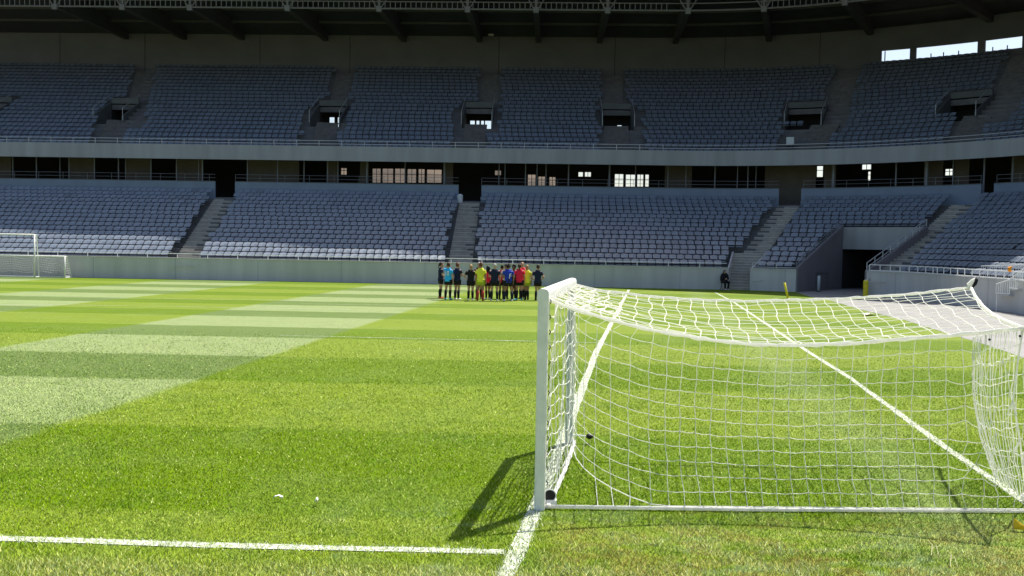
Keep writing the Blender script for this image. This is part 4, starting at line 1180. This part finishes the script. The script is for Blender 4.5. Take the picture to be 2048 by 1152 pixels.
# ------------------------------------------------------------------ posts, chair, wall plate, stairs at right
mk_ = thing('marker_post', 'slim yellow marker post leaning on the grass near the corner', 'post')
p = gp(1576, 597); q = atd(1569, 566, p.y)
MB().tube([p, p.lerp(q, .35) + Vector((.0, 0, 0)), q], [.05, .055, .06], 8).build('pole', M['yellow'], mk_, smooth=True)
MB().tube([p, p + Vector((0, 0, .05))], [.09, .06], 10).build('base', M['yellow'], mk_)
yp = thing('padded_post', 'thick yellow padded post at the right of the tunnel mouth', 'post')
p = gp(1731, 592.5); hgt = 32 * p.y / F
MB().tube([p, p + Vector((0, 0, hgt - .05)), p + Vector((0, 0, hgt))], [.14, .14, .12], 14).build('padding', M['yellow'], yp)
MB().tube([p + Vector((0, 0, hgt)), p + Vector((0, 0, hgt + .03))], [.08, .07], 12).build('cap', M['paper'], yp)
wp = thing('bollard', 'pale grey bollard against the left wall of the tunnel', 'bollard')
p = gp(1637, 583.5); hgt = 32 * p.y / F
MB().tube([p, p + Vector((0, 0, hgt - .05)), p + Vector((0, 0, hgt))], [.09, .09, .06], 12).build('shaft', M['bluewhite'], wp, smooth=True)
MB().tube([p, p + Vector((0, 0, .06))], .12, 12).build('foot', M['black'], wp)
pl = MB().box((P((GAP3[1] + TUN[0]) / 2 - .16, -.24).x, P((GAP3[1] + TUN[0]) / 2 - .16, -.24).y, .62), (.6, .05, .07), -.35).build('wall_plate', M['coping'])
a, z = onpath(1515, 563, -.24); p = P(a, -.24); pl.location = (p.x - P((GAP3[1] + TUN[0]) / 2 - .16, -.24).x, p.y - P((GAP3[1] + TUN[0]) / 2 - .16, -.24).y, 0)
tag(pl, 'small pale plate fixed low on the short wall beside the stair', 'plate')
ch = thing('folding_chair', 'black folding chair beside the stair at the foot of the wall', 'chair')
a_c, _z = onpath(1449, 579, -.75); p = P(a_c, -.75); p = Vector((p.x, p.y, 0)); rz = .15
def loc(x, y, z): v = Matrix.Rotation(rz, 3, 'Z') @ Vector((x, y, z)); return p + v
MB().box(loc(0, 0, .44), (.42, .40, .04), rz).build('seat', M['black'], ch)
MB().box(loc(0, .2, .68), (.42, .03, .30), rz).build('backrest', M['black'], ch)
for sx_ in (-.2, .2):
    MB().tube([loc(sx_, -.19, 0), loc(sx_, .2, .84)], .016, 6).build('leg', M['black'], ch)
    MB().tube([loc(sx_, .2, 0), loc(sx_, -.16, .44)], .016, 6).build('leg', M['black'], ch)
SEAT_AT = (p.copy(), rz)

# metal stair with stepped balustrades at the far right
sr = thing('metal_stair', 'white metal stair with stepped railings against the right-hand wall', 'stair')
wd_ = P(DPH, -.3).x
def on_wall(x, y, off=-.45):
    a, z = onpath(x, y, off); return P(a, off), z
def panel(x0, yb0, yt0, x1, yb1, yt1, nb, nm):
    m = MB()
    (p0, zb0), (p1, zb1) = on_wall(x0, yb0), on_wall(x1, yb1); zt0 = on_wall(x0, yt0)[1]; zt1 = on_wall(x1, yt1)[1]
    m.tube([(p0.x, p0.y, zb0), (p1.x, p1.y, zb1)], .024, 6); m.tube([(p0.x, p0.y, zt0), (p1.x, p1.y, zt1)], .026, 6)
    for i in range(nb + 1):
        u = i / nb; q = p0.lerp(p1, u); m.tube([(q.x, q.y, zb0 + (zb1 - zb0) * u), (q.x, q.y, zt0 + (zt1 - zt0) * u)], .018, 6)
    m.build(nm, M['whiterail'], sr)
panel(1992, 586, 568, 2019, 588, 559, 6, 'railing')
panel(2019, 576, 559, 2035, 577, 546, 4, 'railing')
panel(2035, 559, 546, 2062, 561, 526, 6, 'railing')
panel(2062, 548, 526, 2100, 549, 510, 6, 'railing')
for (x, y0, y1) in ((1994, 588, 626), (2019, 577, 588), (2035, 561, 577)):
    (p0, z0) = on_wall(x, y0); z1 = on_wall(x, y1)[1]
    MB().tube([(p0.x, p0.y, max(z1, 0)), (p0.x, p0.y, z0)], .026, 6).build('support', M['whiterail'], sr)
tr_ = MB()
for i, (x0, x1, y) in enumerate(((1993, 2018, 587.5), (2020, 2034, 577), (2036, 2060, 560.5))):
    (p0, z0), (p1, _) = on_wall(x0, y), on_wall(x1, y); c = (p0 + p1) / 2; L = (p1 - p0).length
    tr_.box((c.x + .12, c.y, z0 - .03), (.3, L, .03))
tr_.build('tread', M['rail'], sr)
up = thing('picket_railing', 'white picket railing in front of the sunlit seats at the far right', 'railing')
m = MB(); (p0, z0), (p1, z1) = on_wall(1962, 549, .9), on_wall(2100, 556, .9); zt0, zt1 = on_wall(1962, 532, .9)[1], on_wall(2100, 528, .9)[1]
m.tube([(p0.x, p0.y, zt0), (p1.x, p1.y, zt1)], .024, 6).build('top_rail', M['whiterail'], up)
m = MB()
for i in range(29):
    u = i / 28; q = p0.lerp(p1, u); m.tube([(q.x, q.y, 1.2), (q.x, q.y, zt0 + (zt1 - zt0) * u)], .016, 5)
m.build('picket', M['whiterail'], up)['kind'] = 'stuff'
oc = MB(); (p0, z0) = on_wall(2024, 539, -.1)
vs_ = []; 
for i in range(7):
    for j in range(5):
        u, v = i / 6 - .5, j / 4; vs_.append((p0.x - .05 - .03 * math.sin(i * 1.3) - .05 * math.sin(PI * v), p0.y + u * .24, z0 + .12 - v * .2 + .02 * math.sin(i)))
f = [(i * 5 + j, i * 5 + j + 1, (i + 1) * 5 + j + 1, (i + 1) * 5 + j) for i in range(6) for j in range(4)]
o = oc.add(vs_, f).build('training_bib', M['orange'], None, smooth=True)
sdm = o.modifiers.new('thick', 'SOLIDIFY'); sdm.thickness = .02
tag(o, 'orange cloth hanging on the white railing at the far right', 'cloth')

# ------------------------------------------------------------------ small things on the grass
def scrap(pt, sz, seed, m, name, label, cat, hump=.02):
    rr = random.Random(seed); mb = MB(); n1, n2 = 7, 5; vs_ = []
    for i in range(n1):
        for j in range(n2):
            u, v = i / (n1 - 1) - .5, j / (n2 - 1) - .5
            vs_.append((pt.x + u * sz[0] + rr.uniform(-.1, .1) * sz[0] * .6, pt.y + v * sz[1] + rr.uniform(-.1, .1) * sz[1] + u * sz[1] * .8, .03 + hump * rr.random() + hump * (1 - 4 * u * u)))
    f = [(i * n2 + j, (i + 1) * n2 + j, (i + 1) * n2 + j + 1, i * n2 + j + 1) for i in range(n1 - 1) for j in range(n2 - 1)]
    o = mb.add(vs_, f).build(name, m, None, smooth=True); sm_ = o.modifiers.new('thick', 'SOLIDIFY'); sm_.thickness = .004
    return tag(o, label, cat)
scrap(gp(556, 1003), (.085, .03), 3, M['paper'], 'paper_scrap', 'longer twisted scrap of white paper on the grass left of the goal', 'litter')
scrap(gp(633, 1013), (.02, .05), 5, M['paper'], 'paper_scrap', 'tiny upright scrap of white paper right of the longer one', 'litter', .035)
scrap(gp(1737, 630.5), (.55, .5), 9, M['sand'], 'plastic_bag', 'crumpled pale bag lying at the edge of the grass and the walkway', 'bag', .03)
fg = thing('marker_flag', 'small yellow flag on a thin stake by the rear corner of the net', 'flag')
p = gp(2026, 1062); 
MB().tube([p, atd(2026, 1030, p.y)], .004, 5).build('stake', M['straw'], fg)
a_, b_, c_, d_ = atd(2028, 1036, p.y), atd(2052, 1054, p.y - .04), atd(2048, 1060, p.y - .02), atd(2026, 1058, p.y)
o = MB().add([a_, b_, c_, d_, a_.lerp(c_, .5) + Vector((0, -.02, 0))], [(0, 4, 1), (1, 4, 2), (2, 4, 3), (3, 4, 0)]).build('flag_cloth', M['yflag'], fg)
o.modifiers.new('thick', 'SOLIDIFY').thickness = .003
for i, (x, y, dx, dy, lab) in enumerate(((1863, 1118, -8, -26, 'pale dry stem lying in the grass right of centre in the foreground'), (1900, 1140, -6, -28, 'forked pale dry stem at the bottom edge, nearer the goal corner'))):
    p = gp(x, y); m = MB(); q = gp(x + dx, y + dy)
    m.tube([p + Vector((0, 0, .03)), p.lerp(q, .5) + Vector((.02, 0, .07)), q + Vector((0, 0, .05))], [.0022, .0022, .001], 5)
    m.tube([p.lerp(q, .3) + Vector((0, 0, .055)), gp(x + 9, y - 14) + Vector((0, 0, .05)), gp(x + 15, y + 2) + Vector((0, 0, .03))], [.002, .002, .001], 5)
    tag(m.build('dry_stem', M['straw']), lab, 'stem')

# ------------------------------------------------------------------ people
def cloth(name, col, rough=.8): return mat(name, col, rough, .12, 6, .1, 60)
SK = {'a': mat('light skin', (.48, .28, .19), .6, .06, 8), 'b': mat('tan skin', (.33, .18, .115), .6, .06, 8), 'c': mat('brown skin', (.14, .072, .045), .6, .06, 8)}
HA = {'brown': mat('brown hair', (.05, .025, .014), .6, .2, 20), 'black': mat('black hair', (.008, .007, .007), .5, .2, 20), 'fair': mat('fair hair', (.35, .22, .11), .6, .2, 20),
      'grey': mat('grey hair', (.42, .38, .35), .7, .2, 20), 'auburn': mat('auburn hair', (.14, .05, .025), .6, .2, 20)}
CO = {'navy': cloth('navy jersey', (.010, .016, .045)), 'black': cloth('black jersey', (.009, .009, .011)), 'sky': cloth('light blue jersey', (.03, .42, .78)), 'yellow': cloth('yellow jersey', (.78, .76, .05)),
      'lime': cloth('lime shorts', (.38, .45, .03)), 'royal': cloth('royal blue jersey', (.015, .045, .40)), 'red': cloth('red jersey', (.78, .02, .06)), 'redsock': cloth('red socks', (.42, .045, .03)),
      'white': cloth('white trim', (.75, .75, .75)), 'cream': cloth('cream sleeve', (.7, .62, .5)), 'cyan': cloth('pale blue boot', (.2, .6, .7)), 'orange': cloth('orange boot', (.6, .12, .05)), 'maroon': cloth('dark red boot', (.12, .02, .015))}
def remesh(o, v):
    r = o.modifiers.new('join', 'REMESH'); r.mode = 'VOXEL'; r.voxel_size = v; r.use_smooth_shade = True
    s_ = o.modifiers.new('soft', 'SMOOTH'); s_.factor = .5; s_.iterations = 3
def person(x, y, face, top, shorts, sock, shoe, hair, skin, arms, label, h=1.66, style='pony', stance=.10, wide=1.0, lean=0.0, sleeve=None, mark=None, facef=False, twist=0.0):
    """x, y: feet in the photograph; face: heading in degrees, 0 = away from the camera, 90 = to the right"""
    base = gp(x, y); o = thing('person', label, 'person', (base.x, base.y, 0), -math.radians(face), 'players gathered on the pitch')
    k = h / 1.66; V = lambda a, b, c: Vector((a * k, b * k, c * k))
    sk = SK[skin]; hip, kne, ank, sho = .86, .47, .07, 1.34
    ly = lean
    def up(p):      # lean of the trunk about the hip
        t_ = max(0, (p.z / k - hip)); return p + Vector((0, ly * t_ * k, 0))
    B = MB(); J = MB(); S = MB()
    # trunk
    tr = [(hip - .04, .145, .095), (hip + .08, .135, .095), (1.06, .118, .085), (1.20, .145, .10), (1.32, .150, .085)]
    for (z0, w0, d0), (z1, w1, d1) in zip(tr[:-1], tr[1:]):
        for s_ in (-1, 1):
            B.capsule(up(V(s_ * (w0 - d0) * wide, 0, z0)), d0 * k, up(V(s_ * (w1 - d1) * wide, 0, z1)), d1 * k, 10)
        B.capsule(up(V(0, 0, z0)), d0 * k, up(V(0, 0, z1)), d1 * k, 10)
    B.capsule(up(V(0, 0, 1.33)), .062 * k, up(V(0, .012, 1.46)), .052 * k, 10)
    hc = up(V(0, .022, 1.545))
    B.ell(hc, (.074 * k, .092 * k, .112 * k), 14, 10)
    B.ell(hc + V(0, .045, -.055), (.052 * k, .055 * k, .055 * k), 10, 8)                     # jaw
    B.capsule(hc + V(0, .088, .012), .008 * k, hc + V(0, .106, -.018), .015 * k, 8)         # nose
    for s_ in (-1, 1): B.ell(hc + V(s_ * .077, -.005, -.01), (.012 * k, .02 * k, .03 * k), 8, 6)
    # legs
    for s_ in (-1, 1):
        sp_ = stance * s_; f_ = .03 * s_ * twist
        a_, b_, c_ = V(s_ * .085 * wide, 0, hip), V(sp_ * .9, .01 + f_, kne), V(sp_, -.03 + f_ * 2, ank)
        B.capsule(a_, .088 * k * (wide * .5 + .5), b_, .055 * k, 10); B.capsule(b_, .054 * k, b_.lerp(c_, .35) + V(0, -.02, 0), .055 * k, 10); B.capsule(b_.lerp(c_, .35) + V(0, -.02, 0), .055 * k, c_, .036 * k, 10)
        B.capsule(c_ + V(0, -.02, -.03), .032 * k, c_ + V(.015 * s_, .12, -.045), .024 * k, 8)
        # shorts, sock and boot
        S.capsule(a_ + V(0, 0, .05), .118 * k * (wide * .6 + .4), a_.lerp(b_, .48), .102 * k, 12, flat=True)
        if sock: MB().tube([b_.lerp(c_, .10), b_.lerp(c_, .38) + V(0, -.02, 0), c_ + V(0, 0, -.01)], [.061 * k, .065 * k, .045 * k], 10).build('sock', sock, o, smooth=True)
        bt_ = MB(); bt_.capsule(c_ + V(0, -.03, -.025), .042 * k, c_ + V(.018 * s_, .15, -.040), .034 * k, 10, sx=1.05); bt_.build('boot', shoe, o, smooth=True)
    S.capsule(V(0, 0, hip - .11), .105 * k * wide, V(0, 0, hip + .02), .13 * k * wide, 12, flat=True)
    S.capsule(V(0, 0, hip - .02), .14 * k * wide, V(0, 0, hip + .13), .128 * k * wide, 12, sy=.82, flat=True)
    # arms
    pose = {'down': ((.235, -.01, 1.08), (.225, .05, .83)), 'hips': ((.315, -.06, 1.10), (.165, .02, .97)), 'fold': ((.235, .06, 1.10), (-.04, .17, 1.12)),
            'shade': ((.30, .16, 1.42), (.08, .14, 1.58)), 'back': ((.245, -.09, 1.09), (.05, -.16, .98)), 'hold': ((.225, .02, 1.08), (.10, .22, 1.02)), 'neck': ((.27, .02, 1.46), (.06, -.03, 1.52))}
    for s_, nm in zip((-1, 1), arms):
        e_, w_ = pose[nm]; a_ = up(V(s_ * .165 * wide, 0, 1.315)); e_ = up(V(s_ * e_[0] * (wide * .5 + .5), e_[1], e_[2])); w_ = up(V(s_ * w_[0], w_[1], w_[2]))
        B.capsule(a_, .052 * k, e_, .038 * k, 10); B.capsule(e_, .039 * k, w_, .026 * k, 10)
        dr_ = (w_ - e_).normalized(); sd_ = dr_.cross(Vector((0, 1, 0))); sd_ = sd_.normalized() if sd_.length > .1 else Vector((1, 0, 0))
        pm_ = w_ + dr_ * .055 * k; B.capsule(w_, .026 * k, pm_ + sd_ * .012 * k, .030 * k, 8); B.capsule(w_, .024 * k, pm_ - sd_ * .014 * k, .027 * k, 8)
        nrm_ = dr_.cross(sd_)
        for fi, (off, ln_) in enumerate(((-.030, .058), (-.010, .072), (.010, .068), (.029, .052))):
            f0 = pm_ + sd_ * off * k; f1 = f0 + dr_ * ln_ * .6 * k; f2 = f1 + (dr_ * .7 + nrm_ * .6).normalized() * ln_ * .5 * k
            B.capsule(f0, .0105 * k, f1, .0095 * k, 6); B.capsule(f1, .0095 * k, f2, .0085 * k, 6)
        th_ = w_ + dr_ * .02 * k - sd_ * .03 * k; B.capsule(th_, .013 * k, th_ + (dr_ * .7 - sd_ * .7) * .055 * k, .010 * k, 6)
        fl_ = .58 if sleeve is None else .95
        J.capsule(a_ + V(-s_ * .02, 0, .01), .074 * k, a_.lerp(e_, fl_), .064 * k, 12, flat=True)
        if sleeve is not None: pass
    for (z0, w0, d0), (z1, w1, d1) in zip([(.82, .182, .146), (1.0, .150, .112), (1.16, .158, .115), (1.28, .170, .110)], [(1.0, .150, .112), (1.16, .158, .115), (1.28, .170, .110), (1.36, .135, .075)]):
        for s_ in (-1, 0, 1):
            J.capsule(up(V(s_ * (w0 - d0) * wide * 1.1, 0, z0)), d0 * k * 1.0, up(V(s_ * (w1 - d1) * wide * 1.1, 0, z1)), d1 * k * .98, 12, flat=z0 < .9)
    bo = B.build('body', sk, o); remesh(bo, .013)
    jo = J.build('jersey', top, o); remesh(jo, .017)
    so_ = S.build('shorts', shorts, o); remesh(so_, .016)
    Hh = MB()
    hr = HA[hair]
    Hh.ell(hc + V(0, -.018, .024), (.084 * k, .095 * k, .108 * k), 14, 10)
    if style == 'pony':
        Hh.capsule(hc + V(0, -.10, .04), .034 * k, hc + V(0, -.135, -.10), .024 * k, 8); Hh.capsule(hc + V(0, -.135, -.10), .024 * k, hc + V(0, -.11, -.2), .012 * k, 8)
    elif style == 'bun': Hh.ell(hc + V(0, -.07, .10), (.045 * k, .045 * k, .04 * k), 10, 8)
    elif style == 'long':
        for s_ in (-.05, 0, .05): Hh.capsule(hc + V(s_, -.05, .0), .055 * k, hc + V(s_ * 1.2, -.085, -.24), .035 * k, 8)
    elif style == 'curly':
        rr = random.Random(int(x))
        for _ in range(16):
            v = Vector((rr.uniform(-1, 1), rr.uniform(-1, .3), rr.uniform(-.5, 1))).normalized(); Hh.ell(hc + V(v.x * .085, -.02 + v.y * .09, .03 + v.z * .1), (.035 * k, .035 * k, .035 * k), 8, 6)
    ho = Hh.build('hair', hr, o); remesh(ho, .014)
    if facef:
        for s_ in (-1, 1): MB().ell(hc + V(s_ * .03, .083, .012), (.012 * k, .008 * k, .008 * k), 8, 6).build('eye', M['black'], o)
        MB().ell(hc + V(0, .098, -.06), (.022 * k, .008 * k, .006 * k), 8, 6).build('mouth', CO['redsock'], o)
    if mark:
        mk2 = MB()
        for (x0, z0, x1, z1) in mark: 
            q0, q1 = up(V(x0, -.135, z0)), up(V(x1, -.135, z1)); mk2.capsule(q0, .014 * k, q1, .014 * k, 8)
        mk2.build('shirt_mark', CO['white'], o)
    return o
PE = person
PE(881, 597.0, 70, CO['navy'], CO['black'], CO['black'], CO['orange'], 'brown', 'a', ('hold', 'hold'), 'player in navy with orange boots, leftmost of the group', 1.66, 'pony', .05)
PE(896, 599.5, 25, CO['sky'], CO['black'], CO['black'], CO['cyan'], 'brown', 'a', ('shade', 'down'), 'player in a light blue jersey shading the eyes with one arm', 1.66, 'bun', .12, mark=[(-.05, 1.12, -.05, 1.27), (.03, 1.12, .03, 1.27), (.03, 1.27, .08, 1.27), (.08, 1.12, .08, 1.27), (.03, 1.12, .08, 1.12)])
PE(914, 599.5, 30, CO['navy'], CO['black'], CO['black'], CO['white'], 'auburn', 'a', ('down', 'fold'), 'player in navy with white boots standing right of the light blue jersey', 1.66, 'bun', .09)
PE(941, 600.5, 5, CO['black'], CO['black'], CO['black'], CO['white'], 'fair', 'a', ('hips', 'down'), 'player all in black with fair hair and hands off the sides', 1.60, 'pony', .10)
PE(960.5, 601.5, 8, CO['yellow'], CO['lime'], CO['redsock'], CO['maroon'], 'auburn', 'b', ('fold', 'down'), 'player in yellow with red socks seen from behind', 1.70, 'bun', .12)
PE(957.5, 597.0, 185, CO['black'], CO['black'], CO['black'], CO['black'], 'grey', 'a', ('fold', 'fold'), 'white haired person half hidden behind the player with red socks', 1.68, 'short', .1, facef=True)
PE(975, 599.0, -20, CO['red'], CO['black'], CO['black'], CO['white'], 'black', 'b', ('down', 'hold'), 'player in a red bib with long black hair, left of the broad navy figure', 1.54, 'long', .08, facef=False)
PE(988.5, 602.0, 0, CO['navy'], CO['black'], CO['black'], CO['white'], 'grey', 'a', ('hold', 'down'), 'broad figure in a navy shirt with grey hair seen from behind', 1.66, 'short', .13, wide=1.18)
PE(1003, 598.0, 15, CO['red'], CO['black'], CO['black'], CO['maroon'], 'black', 'b', ('hold', 'hold'), 'player in a red bib mostly hidden behind the royal blue jersey', 1.56, 'bun', .09)
PE(1011, 598.5, 170, CO['cream'], CO['black'], CO['black'], CO['black'], 'black', 'b', ('hold', 'fold'), 'person with a cream top showing at the left of the royal blue jersey', 1.62, 'short', .08, facef=True)
PE(1016, 602.5, -12, CO['royal'], CO['black'], CO['navy'], CO['white'], 'black', 'b', ('hold', 'down'), 'player in a royal blue jersey with a white mark on the back', 1.66, 'curly', .17, wide=1.14, lean=.10, mark=[(.02, 1.02, .03, 1.20), (.03, 1.20, .10, 1.22), (.03, 1.12, .09, 1.13)])
PE(1027, 600.0, 200, CO['black'], CO['black'], CO['black'], CO['cyan'], 'black', 'c', ('fold', 'down'), 'person in black with curly dark hair between the blue and red jerseys', 1.60, 'curly', .07, facef=True)
PE(1038, 600.5, 5, CO['red'], CO['black'], CO['black'], CO['cyan'], 'brown', 'a', ('hold', 'down'), 'player in a red jersey seen from behind, right of the royal blue one', 1.66, 'pony', .11, wide=1.08)
PE(1043.5, 597.0, 190, CO['red'], CO['black'], CO['black'], CO['black'], 'fair', 'a', ('down', 'fold'), 'fair haired person whose head shows behind the red jersey', 1.70, 'short', .08, facef=True)
PE(1053, 600.0, -10, CO['yellow'], CO['lime'], CO['black'], CO['black'], 'fair', 'b', ('down', 'down'), 'player in yellow with black socks and cropped fair hair', 1.60, 'short', .06)
PE(1075, 601.0, 20, CO['navy'], CO['black'], CO['black'], CO['black'], 'brown', 'a', ('hips', 'hips'), 'player in a navy top with hands on hips, rightmost beside the goal post', 1.62, 'bun', .08)

def seated(base, rz, label):
    o = thing('person', label, 'person', (base.x, base.y, 0), rz)
    V = lambda a, b, c: Vector((a * .95, -b * .95, c * .95))
    B, J, T = MB(), MB(), MB()
    for z0, w0, z1, w1 in ((.55, .10, .72, .085), (.72, .085, .95, .10)):
        for s_ in (-.05, 0, .05): B.capsule(V(s_, -.06 + (z0 - .5) * -.1, z0), w0, V(s_, -.06 + (z1 - .5) * -.05, z1), w1, 10)
    B.capsule(V(0, -.06, .97), .055, V(0, -.02, 1.08), .05, 8)
    hc = V(0, .01, 1.14); B.ell(hc, (.072, .09, .108), 14, 10); B.capsule(hc + V(0, .088, .0), .008, hc + V(0, .105, -.02), .014, 8)
    for s_ in (-1, 1):
        B.ell(hc + V(s_ * .075, 0, -.01), (.012, .02, .03), 8, 6)
        h_, k_, a_ = V(s_ * .09, -.02, .54), V(s_ * .12, .38, .52), V(s_ * .10, .36, .09)
        B.capsule(h_, .085, k_, .055, 10); B.capsule(k_, .054, a_, .036, 10); B.capsule(a_, .034, a_ + V(0, .14, -.05), .026, 8)
        T.capsule(h_, .105, k_, .075, 12); T.capsule(k_, .074, a_ + V(0, 0, .05), .056, 12)
        b_ = MB(); b_.capsule(a_ + V(0, -.03, -.04), .042, a_ + V(0, .15, -.052), .034, 10); b_.build('shoe', M['coping'], o, smooth=True)
        sh, el_, wr = V(s_ * .17, -.06, .96), V(s_ * .22, .04, .72), V(s_ * .05, .20, .70)
        B.capsule(sh, .05, el_, .038, 10); B.capsule(el_, .038, wr, .026, 10); J.capsule(sh, .068, el_, .055, 12); J.capsule(el_, .054, el_.lerp(wr, .85), .042, 12)
        d_ = (wr - el_).normalized(); sd = Vector((0, 0, 1))
        for off, ln in ((-.028, .058), (-.009, .07), (.010, .066), (.028, .05)):
            f0 = wr + d_ * .05 + sd * off; B.capsule(wr, .024, f0, .014, 8); f1 = f0 + d_ * ln * .6; f2 = f1 + (d_ + V(0, .8, -.2)).normalized() * ln * .5
            B.capsule(f0, .0105, f1, .0095, 6); B.capsule(f1, .0095, f2, .0085, 6)
        B.capsule(wr + d_ * .02 + sd * .03, .013, wr + d_ * .06 + sd * .065, .010, 6)
    for z0, w0, z1, w1 in ((.56, .135, .75, .115), (.75, .115, .97, .12)):
        for s_ in (-.07, 0, .07): J.capsule(V(s_, -.06, z0), w0, V(s_, -.06, z1), w1 * .95, 12)
    remesh(B.build('body', SK['a'], o), .013); remesh(J.build('jacket', CO['black'], o), .017); remesh(T.build('trousers', CO['black'], o), .016)
    Hh = MB(); Hh.ell(hc + V(0, -.022, .026), (.083, .092, .108), 14, 10)
    for s_ in (-.06, -.02, .02, .06): Hh.capsule(hc + V(s_, -.05, .0), .05, hc + V(s_ * 1.4, -.06, -.24), .03, 8)
    remesh(Hh.build('hair', HA['black'], o), .014)
    for s_ in (-1, 1): MB().ell(hc + V(s_ * .03, .083, .012), (.012, .008, .008), 8, 6).build('eye', M['black'], o)
    MB().ell(hc + V(0, .09, -.05), (.022, .008, .006), 8, 6).build('mouth', CO['redsock'], o)
    return o
seated(SEAT_AT[0], SEAT_AT[1], 'person in black clothes sitting on the folding chair beside the stair')
